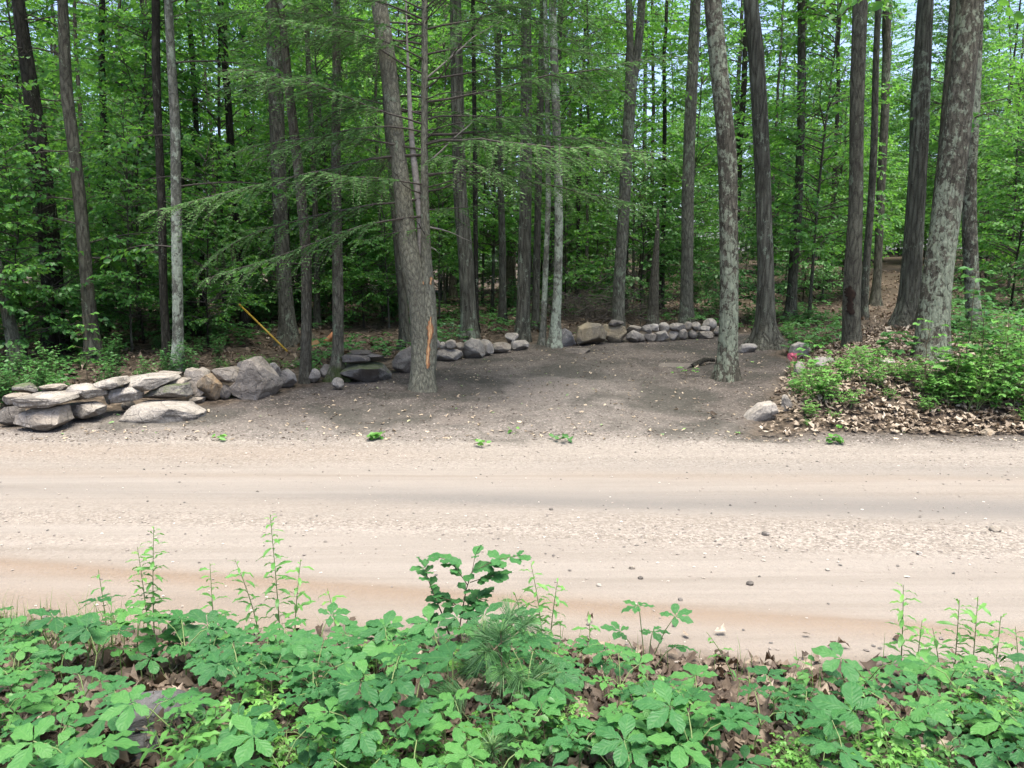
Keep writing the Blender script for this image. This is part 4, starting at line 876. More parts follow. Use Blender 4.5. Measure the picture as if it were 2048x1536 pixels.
thin_kinds = [make_tree('thin_tree', 'x', 'tree', 251, 15, .075, 7.5, 1.8, 26, .12, B_dark, M_leaf, amp=.06, low=5), make_tree('thin_tree', 'x', 'tree', 261, 13, .055, 6.5, 1.5, 24, .12, B_far, M_leafbright, amp=.08, low=5)]
scatter(thin_kinds, 46, 15.5, 36, .6, 'thin dark bare-stemmed tree deep in the shade of the woods', 'thin dark trees in the shade of the woods', (.8, 1.2), lambda x, y: float(np.interp(x / y, [-.7, -.2, .1, .45, .7], [1, 1, .9, .5, .6])))
scatter(hem_kinds, 12, 15, 40, 1.0, 'feathery dark green hemlock growing among the taller trunks', 'feathery hemlocks among the trunks', (.8, 1.2), lambda x, y: float(np.interp(x / y, [-.7, -.5, -.3, .3, .5, .7], [1, .8, .7, .5, .8, 1])))
for i in range(22):
    rr_ = random.Random(300 + i); y = 40 + i * .8; x = .485 * y + rr_.uniform(-5, 5) + (2 if i % 2 else -2) * (1 if i < 8 else 0)
    place(sap_kinds[i % 3], (x, y, float(terr(x, y)) - .03), rr_.uniform(0, 6.28), rr_.uniform(.8, 1.2), 'small leafy tree closing the view at the far end of the footpath', 'small trees at the far end of the footpath')
for kset in (far_kinds, sap_kinds, hem_kinds, thin_kinds):
    for k_ in kset:
        if k_.location.z < -400:
            for ch in list(k_.children): bpy.data.objects.remove(ch)
            bpy.data.objects.remove(k_)
# ------------------------------------------------------------------ shrubs behind the walls and on the bank
def make_shrub(name, seed, h, R, ns, ll, leafm, compound=False, stem=None):
    r = np.random.default_rng(seed); o = thing(name, (0, 0, -500), 'x', 'shrub'); ms = MB(); ml = MB()
    for i in range(ns):
        az = r.uniform(0, 2 * PI); b = np.array([r.normal(0, .07), r.normal(0, .07), -.05]); L = h * r.uniform(.6, 1.1); lean = r.uniform(.1, .55) * R / h
        t = np.linspace(0, 1, 6)[:, None]; P = b + np.array([math.cos(az) * lean, math.sin(az) * lean, 1.]) * t * L + np.array([math.cos(az), math.sin(az), -.5]) * (t ** 2) * R * .25
        tube(ms, P, .006 * (1 - .6 * t[:, 0]), 4, 0)
        m = int(L / .075) + 3
        for j in range(m):
            tt = .22 + .78 * (j + r.random()) / m; k = tt * 5; i0 = min(int(k), 4); p = P[i0] * (1 - k + i0) + P[i0 + 1] * (k - i0)
            a2 = az + 2.4 * j + r.normal(0, .4); e2 = r.uniform(-.15, .5); pl = r.uniform(.05, .16) * (1.3 - .6 * tt); d = np.array([math.cos(a2) * math.cos(e2), math.sin(a2) * math.cos(e2), math.sin(e2)]); q = p + d * pl
            tube(ms, [p, q], [.0025, .0015], 3, 0)
            rn = np.clip(r.normal(.35 + .3 * tt, .18), 0, 1); N = np.array([0, 0, 1.]) + r.normal(0, .25, 3); s = ll * r.uniform(.65, 1.15)
            if compound:
                for an in ((0, 1, -1, 1.95, -1.95) if r.random() > .4 else (0, 1.1, -1.1)):
                    ca, sa = math.cos(an), math.sin(an); side = perp(d)
                    leaves(ml, [q + d * (.01 if an == 0 else 0)], [d * ca + side * sa + np.array([0, 0, -.25])], [N], s * (1 if an == 0 else .85), s * .55, rn)
            else:
                leaves(ml, [q, q], [d + np.array([0, 0, -.3]), perp(d) * r.choice([-1, 1]) + d * .4 + np.array([0, 0, -.2])], [N, N + r.normal(0, .2, 3)], s, s * .72, rn)
    ms.build('stem', [stem or M_redstem], o); ml.build('foliage', [leafm], o); return o
SH = [make_shrub('shrub', 500 + i, h, R, ns, ll, M_shrub) for i, (h, R, ns, ll) in enumerate([(1.1, .6, 9, .105), (.8, .55, 8, .095), (1.5, .8, 10, .115), (.6, .5, 8, .085)])]
BR = [make_shrub('bramble', 520 + i, h, R, ns, ll, M_bramble, True, M_stem) for i, (h, R, ns, ll) in enumerate([(.62, .5, 11, .066), (.5, .5, 10, .058), (.8, .55, 10, .075)])]
def put(kinds, i, loc, rz, s, label, group=None):
    k = kinds[i]
    if k.location.z < -400:
        k.location = [float(c) for c in loc]; k.rotation_euler = (0, 0, rz); k.scale = (s, s, s); o = k
    else: o = copy_tree(k, loc, rz, s)
    o['label'] = label
    if group: o['group'] = group
    elif 'group' in o: del o['group']
    return o
r = np.random.default_rng(55)
for i in range(96):
    u = r.uniform(-60, 610); y = np.interp(u, [-60, 120, 420, 600], [9.6, 9.9, 11.4, 12.6]) + r.random() ** 1.6 * 6.5
    if 450 < u < 610: y = 17.2 + r.random() * 3
    x = (u - 1024) / F * (y * .99 + .3)
    put(SH, int(r.integers(4)), (x, y, float(terr(x, y))), r.uniform(0, 6.28), r.uniform(.6, 1.05) * (.42 if y < np.interp(u, [0, 600], [12.4, 15.0]) else .85) , 'leafy understory shrub crowding the ground behind the roadside wall', 'understory shrubs behind the roadside wall')
for i in range(46):
    u = r.uniform(590, 1440); y = np.interp(u, [590, 900, 1100, 1440], [15., 17.5, 18.6, 18.4]) + 1.2 + r.random() * 9
    x = (u - 1024) / F * (y * .99 + .3)
    put(SH, int(r.integers(4)), (x, y, float(terr(x, y))), r.uniform(0, 6.28), r.uniform(.5, 1.05), 'dark green shrub in the shade beyond the far wall', 'shrubs in the shade beyond the far wall')
for i in range(46):
    u = r.uniform(1490, 2090); v = r.uniform(628, 705) 
    if 1740 < u < 1830 and v < 660: continue
    g = at(u, v)
    if lotmask(g[0], g[1]) > .3 or abs(g[0] - .485 * g[1]) < .8: continue
    put([SH[1], SH[3], BR[1]], int(r.integers(3)), g, r.uniform(0, 6.28), r.uniform(.45, .75), 'low green plant in the ground cover among the far trunks', 'low plants among the far trunks')
for u, v, sc in ((480,752,.35),(520,740,.45),(560,748,.42),(590,745,.4),(425,748,.4),(470,738,.5),(610,752,.3)):
    g = at(u, v); put([BR[1]], 0, (g[0], g[1] + .5, g[2]), r.uniform(0, 6.28), sc, 'small bright sprout growing just behind the pyramid boulder', 'sprouts behind the pyramid boulder')
G_BR = 'brambles on the bank at the edge of the clearing'
brs = [(1588,752,.9),(1612,770,1.0),(1640,762,1.1),(1665,778,1.1),(1690,766,1.0),(1650,798,1.0),(1690,812,.95),(1715,790,1.0),(1742,772,.9),(1628,806,.8),(1598,790,.8),(1670,745,.9),(1705,735,.9),(1745,745,1.0),(1780,756,.8),(1720,832,.5),
       (1862,800,.8),(1890,812,1.0),(1918,800,1.1),(1945,815,1.1),(1975,802,1.2),(2005,815,1.2),(2035,806,1.2),(2060,822,1.1),(1930,778,1.0),(1965,770,1.1),(2000,772,1.2),(2040,768,1.2),(1900,768,.9),(1870,770,.8),(1990,735,1.0),(2030,730,1.1),(1830,760,.6),(1806,764,.55),(1620,835,.5),(1612,850,.3),(1668,838,.4),(1850,826,.4),(1775,798,.45),(2045,842,.5)]
for i_, (u, v, s) in enumerate(brs):
    if i_ % 4 == 3 and i_ < 16: continue
    s *= r.uniform(.75, 1.15) * (.55 if u < 1645 and v < 775 else .78 if u < 1780 else .92)
    put(BR, int(r.integers(3)), at(u, v), r.uniform(0, 6.28), s * .92, 'bright green bramble in the thicket on the leafy bank', G_BR)
def tall_leafy(u, v, vtop, seed, label, ll=.13, sway=0, leafm=None, n=9):
    g = at(u, v); h = (on_plane(u, vtop, g[1]) - g)[2]; rr = np.random.default_rng(seed); o = thing('young_tree', g, label, 'sapling'); ms = MB(); ml = MB()
    t = np.linspace(0, 1, 7)[:, None]; P = np.array([sway, 0, 1.]) * t * h + rr.normal(0, .012, (7, 3)) * t; P[0, 2] = -.05; tube(ms, P, .008 * (1 - .6 * t[:, 0]), 5)
    for j in range(n):
        tt = .3 + .7 * j / (n - 1); p = along(P, tt * h)
        for sgn in (0, PI):
            a = 1.57 * j + sgn + rr.normal(0, .3); e = rr.uniform(.1, .5); L = rr.uniform(.10, .22) * (1.15 - .4 * tt); d = np.array([math.cos(a) * math.cos(e), math.sin(a) * math.cos(e), math.sin(e)]); tube(ms, [p, p + d * L], [.003, .0018], 3)
            for an in (0, .9, -.9): leaves(ml, [p + d * L], [d * math.cos(an) + perp(d) * math.sin(an) + np.array([0, 0, -.35])], [[rr.normal(0, .2), rr.normal(0, .2), 1]], ll * rr.uniform(.7, 1.1) * (1 if an == 0 else .8), ll * .6, np.clip(rr.normal(.5, .2), 0, 1))
    ms.build('stem', [M_redstem], o); ml.build('foliage', [leafm or M_shrub], o); return o
tall_leafy(1925, 778, 545, 3, 'tall broad-leaved sapling standing in front of the largest lichen trunk', .15, .03, None, 11)
tall_leafy(1962, 760, 590, 8, 'shorter broad-leaved sapling beside the tall one at the largest trunk', .13, -.05)
tall_leafy(1850, 776, 645, 4, 'slender sapling with small leaves against the foot of the largest lichen trunk', .09, -.05, M_bramble, 8)
tall_leafy(2035, 770, 648, 5, 'bright leafy sapling at the edge of the view on the bank', .13, .0, M_bramble, 8)
tall_leafy(2000, 790, 640, 21, 'second bright maple-leaved sapling at the bank beside the largest trunk', .15, .04, M_bramble, 10)
tall_leafy(1905, 805, 690, 22, 'low maple-leaved sapling in front of the two taller ones at the largest trunk', .13, .05, M_bramble, 8)
tall_leafy(1612, 800, 690, 6, 'broad-leaved sprout rising beside the pink ribbon post', .12, .1, M_bramble, 6)
tall_leafy(175, 768, 635, 7, 'yellow-green sapling leaning over the flat capstones', .11, .05, M_bramble, 7)
tall_leafy(1790, 720, 668, 9, 'wide dark green bush of large leaves behind the flat grey slab', .15, .0, None, 9)
tall_leafy(905, 702, 648, 10, 'pale-leaved plant with whitish blossoms behind the round stones', .08, .0, M_flower, 12)
tall_leafy(1372, 753, 738, 11, 'small leafy sprout alone in the dark soil near the bedrock slab', .06, .0, M_bramble, 5)
tall_leafy(1145, 680, 664, 12, 'little green sprout growing through the white-streaked slab', .05, .0, M_bramble, 5)

# ------------------------------------------------------------------ near bank: five-leaflet plants
def leaflet(mb, o, d, n, L, W, droop, rnd, ns=9, fold=.14):
    """one detailed leaflet: toothed outline, folded along the midrib, drooping"""
    d = nrm(np.asarray(d, float)); s = nrm(np.cross(n, d)); n = np.cross(d, s)
    t = np.linspace(0, 1, ns); wprof = np.sin(PI * t ** 1.35) ** .85; wprof[0] = .02; wprof[-1] = 0
    teeth = 1 + .035 * np.where(np.arange(ns) % 2 == 0, 1, -1); teeth[0] = teeth[-1] = 1
    lat = np.array([-1, -.5, 0, .5, 1.])
    ang = droop * t ** 1.2; xs_ = np.concatenate([[0], np.cumsum(np.cos((ang[1:] + ang[:-1]) / 2) * L / (ns - 1))]); zs_ = -np.concatenate([[0], np.cumsum(np.sin((ang[1:] + ang[:-1]) / 2) * L / (ns - 1))])
    wv = W * .5 * wprof * teeth
    y = wv[:, None] * lat[None]; z = zs_[:, None] + fold * np.abs(y) * (1 - .45 * np.abs(lat)[None]) + .004 * np.sin(t * 17 + rnd * 40)[:, None] * np.abs(lat)[None]
    Vv = np.asarray(o) + xs_[:, None, None] * d + y[..., None] * s + z[..., None] * n
    g = np.arange(ns * 5).reshape(ns, 5); Qd = np.stack([g[:-1, :-1], g[1:, :-1], g[1:, 1:], g[:-1, 1:]], -1).reshape(-1, 4)
    mb.add(Vv.reshape(-1, 3), quads=Qd, rnd=rnd, lu=np.repeat(t, 5), lv=np.tile(lat, ns))
def palmate(ms, ml, r, p0, q, face, size, rnd):
    """a petiole from p0 to q carrying five leaflets spread like a hand"""
    m = (p0 + q) / 2 + np.array([0, 0, .02]); tube(ms, [p0, m, q], [.0024, .002, .0017], 4)
    d0 = np.array([math.cos(face), math.sin(face), 0]); up = nrm(np.array([r.normal(0, .16), r.normal(0, .16), 1.])); d0 = nrm(d0 - up * (d0 @ up)); s0 = np.cross(up, d0)
    for an, sc in ((0, 1.0), (1.05, .94), (-1.05, .94), (2.1, .74), (-2.1, .74)):
        an += r.normal(0, .09); d = d0 * math.cos(an) + s0 * math.sin(an); el = r.normal(.06, .10)
        L = size * sc * r.uniform(.9, 1.1)
        leaflet(ml, q + d * .004, d + up * el, up, L, L * r.uniform(.46, .54), r.uniform(.1, .55), float(np.clip(rnd + r.normal(0, .10), 0, 1)))
def make_creeper(seed, nl, h, size):
    r = np.random.default_rng(seed); o = thing('creeper_plant', (0, 0, -500), 'x', 'plant'); ms = MB(); ml = MB()
    top = np.array([r.normal(0, .03), r.normal(0, .03), h * .62]); tube(ms, [[0, 0, -.03], top * .5 + r.normal(0, .008, 3), top], [.0032, .0028, .0024], 5)
    a0 = r.uniform(0, 6.28)
    for j in range(nl):
        a = a0 + 2 * PI * j / nl + r.normal(0, .3); e = r.uniform(.5, 1.1) if nl > 1 else 1.4; L = h * r.uniform(.35, .6)
        q = top + np.array([math.cos(a) * math.cos(e), math.sin(a) * math.cos(e), math.sin(e)]) * L
        palmate(ms, ml, r, top, q, a + r.normal(0, .4), size * r.uniform(.62, 1.0), r.uniform(.25, .75))
    ms.build('stem', [M_stem], o); ml.build('leaves', [M_front], o); return o
CP = [make_creeper(600 + i, n, h * .82, s * .95) for i, (n, h, s) in enumerate([(1, .20, .125), (2, .24, .115), (3, .26, .105), (1, .15, .125), (2, .28, .115), (3, .20, .095), (1, .22, .13), (4, .27, .105)])]
r = np.random.default_rng(99)
spots = []; tries = 0
while len(spots) < 205 and tries < 20000:
    tries += 1
    u, v = r.uniform(-60, 2110), 1320 + (1690 - 1320) * r.random() ** .8
    edge = np.interp(u, [-60, 0, 300, 700, 1000, 1200, 1420, 1560, 1750, 2048, 2110], [1330, 1325, 1330, 1330, 1325, 1360, 1465, 1450, 1400, 1430, 1430])
    if v < edge: continue
    if 180 < u < 420 and 1370 < v < 1600 and r.random() < .75: continue
    gap = 1 if (u < 460 and v > 1390) or (560 < u < 860 and v > 1560) or (1150 < u < 1500 and 1350 < v < 1480) else 0
    if gap and r.random() < .72: continue
    g = at(u, v); dm = (.095 if v < 1400 else .11) * (1 + .5 * float(vnoise(g[0] * 2.2, g[1] * 2.2, 8.)))
    if any((g[0] - a) ** 2 + (g[1] - b) ** 2 < dm * dm for a, b in spots): continue
    spots.append((g[0], g[1]))
    put(CP, int(r.integers(8)), g, r.uniform(0, 6.28), r.uniform(.78, 1.2), 'five-leaflet green plant growing in the leaf litter of the verge', 'five-leaflet plants on the verge')
for i in range(46):
    u, v = r.uniform(-40, 2090), r.uniform(1320, 1640); g = at(u, v)
    if v < np.interp(u, [0, 1000, 1420, 2048], [1320, 1330, 1450, 1420]): continue
    put([BR[0], BR[1], SH[3]], int(r.integers(3)), g, r.uniform(0, 6.28), r.uniform(.22, .42), 'small seedling of another kind among the five-leaflet plants', 'seedlings mixed into the verge')
for i in range(44):
    u = r.uniform(2110, 2700) if i % 2 else r.uniform(-650, -60); g = at(u, r.uniform(1380, 1640))
    put(CP, int(r.integers(8)), g, r.uniform(0, 6.28), r.uniform(.78, 1.2), 'five-leaflet green plant growing in the leaf litter of the verge', 'five-leaflet plants on the verge')
for i in range(12):
    put(BR, int(r.integers(3)), at(r.uniform(2080, 2450), r.uniform(740, 820)), r.uniform(0, 6.28), r.uniform(.7, 1.0), 'bright green bramble in the thicket on the leafy bank', G_BR)
def tall_creeper(u, v, tops, label, seed):
    g = at(u, v); o = thing('tall_creeper', g, label, 'plant'); ms = MB(); ml = MB(); rr = np.random.default_rng(seed)
    for k_, (a, b, face, s) in enumerate(tops):
        q = on_plane(a, b, g[1] + rr.normal(0, .05)) - g; palmate(ms, ml, rr, np.array([0, 0, 0.]) if k_ == 0 else np.array([q[0] * .3, q[1] * .3, q[2] * .45]), q, face, s, rr.uniform(.4, .7))
    ms.build('stem', [M_stem], o); ml.build('leaves', [M_front], o)
tall_creeper(1292, 1372, [(1278, 1212, 2.2, .085), (1350, 1232, .4, .085), (1305, 1262, 5, .075), (1352, 1292, -.3, .085), (1240, 1262, 3.0, .08)], 'tall five-leaflet sprig reaching over the sandy road edge', 5)

# stalks with narrow leaves
def stalk(u, v, tu, tv, seed, label, ll=.075, bushy=1.0, group=None):
    g = at(u, v); tp = on_plane(tu, tv, g[1]) - g; h = tp[2]; rr = np.random.default_rng(seed); o = thing('leafy_stalk', g, label, 'plant', group); ms = MB(); ml = MB()
    t = np.linspace(0, 1, 10)[:, None]; P = np.array([tp[0], rr.normal(0, .03), 0]) * t ** 1.6 + np.array([0, 0, h]) * t; P[0, 2] = -.04; tube(ms, P, .0034 * (1 - .65 * t[:, 0]), 5)
    n = int(h / .017 * bushy)
    for j in range(n):
        tt = .18 + .82 * j / n; p = along(P, tt * h); a = 2.4 * j + rr.normal(0, .25); e = rr.uniform(.1, .6) + (.5 if tt > .93 else 0)
        L = ll * (1.1 - .55 * abs(tt - .45)) * rr.uniform(.75, 1.15) * (.6 if tt > .93 else 1)
        d = np.array([math.cos(a) * math.cos(e), math.sin(a) * math.cos(e), math.sin(e)])
        leaflet(ml, p, d, nrm(np.array([0, 0, 1.]) + .2 * rr.normal(size=3) - d * .0), L, L * .24, rr.uniform(.6, 1.5), float(np.clip(.25 + .6 * tt ** 2 + rr.normal(0, .12), 0, 1)), 6, .3)
    ms.build('stem', [M_stem], o); ml.build('leaves', [M_gold], o)
GS = 'narrow-leaved stalks along the road edge'
for i, (u, v, tu, tv, lab, b) in enumerate([
 (562,1300,540,1028,'tallest narrow-leaved stalk, bending over at its tip against the road',1.0),(590,1300,600,1120,'leafy stalk leaning against the tallest one',.9),
 (310,1290,313,1050,'upright narrow-leaved stalk, taller of the two at the verge by the large rock',1.0),(300,1292,272,1095,'narrow-leaved stalk leaning outward from the taller upright one',1.0),
 (520,1290,470,1118,'narrow-leaved stalk arching over, next to the tallest one',1.0),(430,1290,415,1130,'slim drooping stalk between the upright pair and the tallest one',.8),
 (214,1265,195,1140,'thin sparse stalk near the corner of the road edge',.6),(672,1268,655,1176,'small pale stalk beyond the tallest one at the road edge',.8),
 (1085,1300,1062,1130,'reddish stalk with small leaves to the side of the branching shrublet',1.0),(1100,1300,1115,1160,'short branch-tipped stalk beside the reddish one',1.0),(1050,1300,1030,1185,'short pale stalk between the branching shrublet and the reddish stalk',.9),
 (1470,1385,1412,1262,'bent pale stalk with few leaves at the sandy gap',.5),(1800,1350,1795,1160,'light green stalk standing alone over the road before the dense clump',.9),
 (1905,1385,1905,1190,'tall light green stalk, first of the dense clump',1.0),(1940,1390,1960,1195,'tall light green stalk leaning outward in the dense clump',1.0),(1985,1395,2000,1230,'light green stalk at the outer side of the dense clump',1.0),(1830,1370,1850,1245,'lower leafy stalk at the foot of the dense clump',1.0),(1880,1400,1870,1260,'bushy lower stalk in front of the dense clump',1.0),(2035,1400,2040,1260,'leafy stalk at the very edge of the view',1.0),
 (1180,1310,1180,1235,'tiny pale shoot on the sand by the reddish stalk',.8)]):
    stalk(u, v, tu, tv, 700 + i, lab, .085 if b >= .8 else .07, b)
for i in range(14):
    u, v = [(330,1560),(390,1545),(430,1560),(470,1550),(400,1600),(450,1600),(350,1600),(1780,1560),(1830,1545),(1720,1570),(1760,1500),(1940,1480),(1990,1460),(1690,1450)][i]
    stalk(u, v, u + r.uniform(-30, 30), v - r.uniform(75, 150), 740 + i, 'young bright green shoot with narrow leaves among the five-leaflet plants', .085, 1.3, 'young narrow-leaved shoots')

# branching shrublet with oval leaves over the road
def shrublet():
    g = at(912, 1305); o = thing('shrublet', g, 'dark-stemmed branching shrublet with oval leaves spread flat above the verge', 'shrub'); ms = MB(); ml = MB(); rr = np.random.default_rng(31)
    def W(u, v, y=0): return on_plane(u, v, g[1] + y) - g
    br = [[(912,1300),(922,1235),(932,1180),(945,1140),(950,1112)],[(935,1170),(915,1140),(900,1122),(880,1115)],[(945,1145),(975,1128),(1000,1118),(1035,1112)],[(905,1290),(885,1230),(868,1190),(855,1155),(850,1135)],[(925,1220),(900,1200),(880,1195)],[(940,1165),(970,1155),(990,1150)],[(925,1215),(945,1205),(960,1190)],[(900,1270),(890,1245),(870,1235)],[(930,1250),(950,1215),(955,1200)]]
    for k_, b in enumerate(br):
        P = np.array([W(u, v, (.06 * math.sin(k_ * 2.1)) * (j / len(b))) for j, (u, v) in enumerate(b)]); tube(ms, P, np.linspace(.0045 if k_ in (0, 3) else .0025, .0012, len(P)), 5)
        for j in range(1, len(P)):
            for sg in (1, -1):
                for f in ((.55, 1.0) if k_ else (1.0,)):
                    p = P[j - 1] * (1 - f) + P[j] * f; d = nrm(P[j] - P[j - 1]); sd = np.array([rr.normal(0, .5), sg, 0]); dd = nrm(d * .7 + sd * .8 + np.array([rr.normal(0, .5), 0, .1])); dd[2] *= .35; L = rr.uniform(.065, .10)
                    leaflet(ml, p, dd, nrm(np.array([rr.normal(0, .2), rr.normal(-.28, .2), 1])), L, L * .58, rr.uniform(.0, .35), float(np.clip(rr.normal(.8, .2), 0, 1)), 9, .1)
        leaflet(ml, P[-1], nrm(P[-1] - P[-2]) * np.array([1, 1, .4]), np.array([0, 0, 1.]), .07, .036, .3, .8, 7, .15)
    ms.build('stem', [M_redstem], o); ml.build('leaves', [M_front], o)
shrublet()
# white pine seedlings
def pine(u, v, tv, seed, label, nb, s=1.0):
    g = at(u, v); h = (on_plane(u, tv, g[1]) - g)[2]; o = thing('pine_seedling', g, label, 'pine seedling'); ms = MB(); ml = MB(); rr = np.random.default_rng(seed)
    tube(ms, [[0, 0, -.03], [.004, 0, h * .5], [0, 0, h]], [.005, .004, .003], 5); tips = [(np.array([0, 0, h * .8]), np.array([0, 0, h * 1.0]))]
    for j in range(nb):
        a = 2.4 * j; z = h * (.35 + .6 * (j % 4) / 3.5); L = s * rr.uniform(.10, .20) * (1.2 - .5 * z / h); p = np.array([0, 0, z]); q = p + np.array([math.cos(a) * L, math.sin(a) * L, rr.uniform(-.02, .06)]); tube(ms, [p, (p + q) / 2 - [0, 0, .01], q], [.003, .0025, .002], 4); tips.append((p * .35 + q * .65, q))
    for p, q in tips:
        m = 150; f = rr.random(m)[:, None]; ax = nrm(q - p); D = rr.normal(size=(m, 3)); D = nrm(D - (D @ ax)[:, None] * ax); D = nrm(D * .85 + ax * (.35 + .9 * f) + np.array([0, 0, -.12])); P = p + (q - p) * f; L = .085 * s * rr.uniform(.7, 1.15, (m, 1)); S = nrm(np.cross(D, rr.normal(size=(m, 3)))) * .0009
        M1 = P + D * L * .5; T = P + D * L + np.array([0, 0, -.014]); Vv = np.stack([P - S, P + S, M1 + S, T, M1 - S], 1); b = np.arange(m)[:, None] * 5
        ml.add(Vv.reshape(-1, 3), quads=b + np.array([[0, 1, 2, 4]]), tris=b + np.array([[4, 2, 3]]), rnd=np.clip(.3 + .5 * f[:, 0] ** 3 + rr.normal(0, .1, m), 0, 1))
    ms.build('stem', [M_redstem], o); ml.build('needles', [M_pine], o)
pine(1002, 1440, 1262, 1, 'white pine seedling with long soft needles in the middle of the verge', 15, 1.15)
pine(985, 1600, 1490, 2, 'smaller pine seedling below the larger one', 5, .8)
pine(20, 1330, 1255, 3, 'dark bushy pine seedling at the corner of the road edge', 9, .8)

# ------------------------------------------------------------------ dry leaves, scraps, gravel, ground cover (uncountable)
def litter(name, label, n, samp, size, mat, seed, lift=.012, curl=1.0):
    rr = np.random.default_rng(seed); x, y = samp(rr, n); n = len(x); z = terr(x, y); mb = MB()
    a = rr.uniform(0, 2 * PI, n); L = size * rr.uniform(.55, 1.25, n); Wd = L * rr.uniform(.45, .75, n); cu = curl * rr.normal(0, .55, (n, 1, 1)); cv = curl * rr.normal(.2, .8, (n, 1, 1))
    i = np.array([-1, -.5, 0, .5, 1.]); jj = np.array([-1, 0, 1.])
    prof = np.array([.12, .85, .62, 1.0, .05])[None, :, None] * rr.uniform(.75, 1.2, (n, 5, 1)); X = L[:, None, None] * .5 * i[None, :, None] + 0 * jj; Yl = Wd[:, None, None] * .5 * jj[None, None] * prof
    X = X + (rr.normal(0, .06, (n, 5, 3)) * L[:, None, None])
    Z = cu * X ** 2 / L[:, None, None] * 1.6 + cv * Yl ** 2 / Wd[:, None, None] * 2.2 + rr.normal(0, .02, (n, 5, 3)) * L[:, None, None]
    tx, ty = rr.normal(0, .28 * curl, (n, 1, 1)), rr.normal(0, .28 * curl, (n, 1, 1)); Z = Z + X * tx + Yl * ty
    Z = Z - Z.min((1, 2), keepdims=True) * .7 + lift * rr.random((n, 1, 1)) * 2
    ca, sa = np.cos(a)[:, None, None], np.sin(a)[:, None, None]
    Vv = np.stack([x[:, None, None] + X * ca - Yl * sa, y[:, None, None] + X * sa + Yl * ca, z[:, None, None] + Z + .003], -1)
    g = np.arange(15).reshape(5, 3); q = np.stack([g[:-1, :-1], g[1:, :-1], g[1:, 1:], g[:-1, 1:]], -1).reshape(-1, 4); Qd = (np.arange(n)[:, None, None] * 15 + q[None]).reshape(-1, 4)
    mb.add(Vv.reshape(-1, 3), quads=Qd, rnd=np.repeat(np.clip(rr.beta(1.6, 1.8, n), 0, 1), 8)); o = mb.build(name, [mat]); tag(o, label, kind='stuff'); return o
def s_near(rr, n):
    x = rr.uniform(-3.6, 3.6, n); y = rr.uniform(1.4, 4.1, n); k_ = (y < ynear(x) - .18 * rr.random(n) + .05) | ((rr.random(n) < .02) & (y < ynear(x) + .3)); return x[k_], y[k_]
def s_bank(rr, n):
    x = rr.uniform(2.8, 9, n); y = 8.3 + rr.random(n) ** 1.3 * 6; b = bankd(x, y); k_ = (b > -.12 + .4 * rr.random(n) ** 2) & (y < 8.3 + 3 + 4 * rr.random(n)) & ((b > .35) | (rr.random(n) < .35 + .6 * sst(3.2, 4.2, x))); return x[k_], y[k_]
def s_wood(rr, n):
    y = 10 + 24 * rr.random(n) ** 1.2; x = rr.uniform(-.72, .75, n) * y; k_ = (lotmask(x, y) < .15) & ~((bankd(x, y) > 0) & (y < 11)) & (y > np.interp(x, [-8, -4, -2, 0, 2, 3], [9.5, 11.5, 13, 16, 17, 10])); return x[k_], y[k_]
def s_lot(rr, n):
    x = rr.uniform(-6.5, 5.5, n); y = 8.0 + 8.5 * rr.random(n) ** 1.2; k_ = (lotmask(x, y) > .4); return x[k_], y[k_]
litter('leaf_litter', 'brown dry leaves matted under the five-leaflet plants of the verge', 13000, s_near, .068, M_dead, 1)
litter('leaf_litter', 'pale tan dry leaves heaped along the bank by the clearing', 14000, s_bank, .085, M_deadpale, 2, .03, .75)
litter('leaf_litter', 'scattered dry leaves on the shaded forest floor', 16000, s_wood, .10, M_dead, 3, .02)
litter('leaf_scraps', 'scraps of pale and green leaf strewn over the bare soil', 1500, s_lot, .048, M_chip, 4, .004, .7)
def gravel(name, label, n, samp, smin, smax, mat, seed):
    rr = np.random.default_rng(seed); x, y = samp(rr, n); n = len(x); z = terr(x, y); B = np.array([[1,0,0],[-1,0,0],[0,1,0],[0,-1,0],[0,0,1],[0,0,-1.]]); B = np.vstack([B, nrm(np.array([[1,1,.6],[-1,1,.6],[1,-1,.6],[-1,-1,.6]]))])
    T = np.array([[4,0,6],[4,6,2],[4,2,7],[4,7,1],[4,1,9],[4,9,3],[4,3,8],[4,8,0],[5,6,0],[5,2,6],[5,7,2],[5,1,7],[5,9,1],[5,3,9],[5,8,3],[5,0,8]])
    s = (smin + (smax - smin) * rr.random(n) ** 3)[:, None, None]; sc = rr.uniform(.6, 1.3, (n, 1, 3)) * np.array([1.1, 1, .65]); J = B[None] * sc * (1 + rr.normal(0, .16, (n, 10, 1))); a = rr.uniform(0, 6.28, n)[:, None]
    Xr = J[..., 0] * np.cos(a) - J[..., 1] * np.sin(a); Yr = J[..., 0] * np.sin(a) + J[..., 1] * np.cos(a)
    Vv = np.stack([Xr, Yr, J[..., 2]], -1) * s + np.stack([x, y, z], -1)[:, None] + np.array([0, 0, .25]) * s
    mb = MB(); mb.add(Vv.reshape(-1, 3), tris=(np.arange(n)[:, None, None] * 10 + T[None]).reshape(-1, 3), rnd=np.repeat(rr.random(n), 16)); tag(mb.build(name, [mat], smooth=False), label, kind='stuff')
k = NT('gravel'); rn = k.attr('rnd'); M_gravel = k.done(k.bsdf(k.ramp(rn, [(0, (.09, .085, .08)), (.3, (.17, .15, .135)), (.75, (.28, .25, .215)), (1, (.42, .39, .35))]), .9))
k = NT('soil_crumb'); rn = k.attr('rnd'); M_crumb = k.done(k.bsdf(k.ramp(rn, [(0, (.045, .036, .03)), (.6, (.12, .10, .082)), (.9, (.15, .13, .115)), (1, (.24, .215, .19))]), .95))
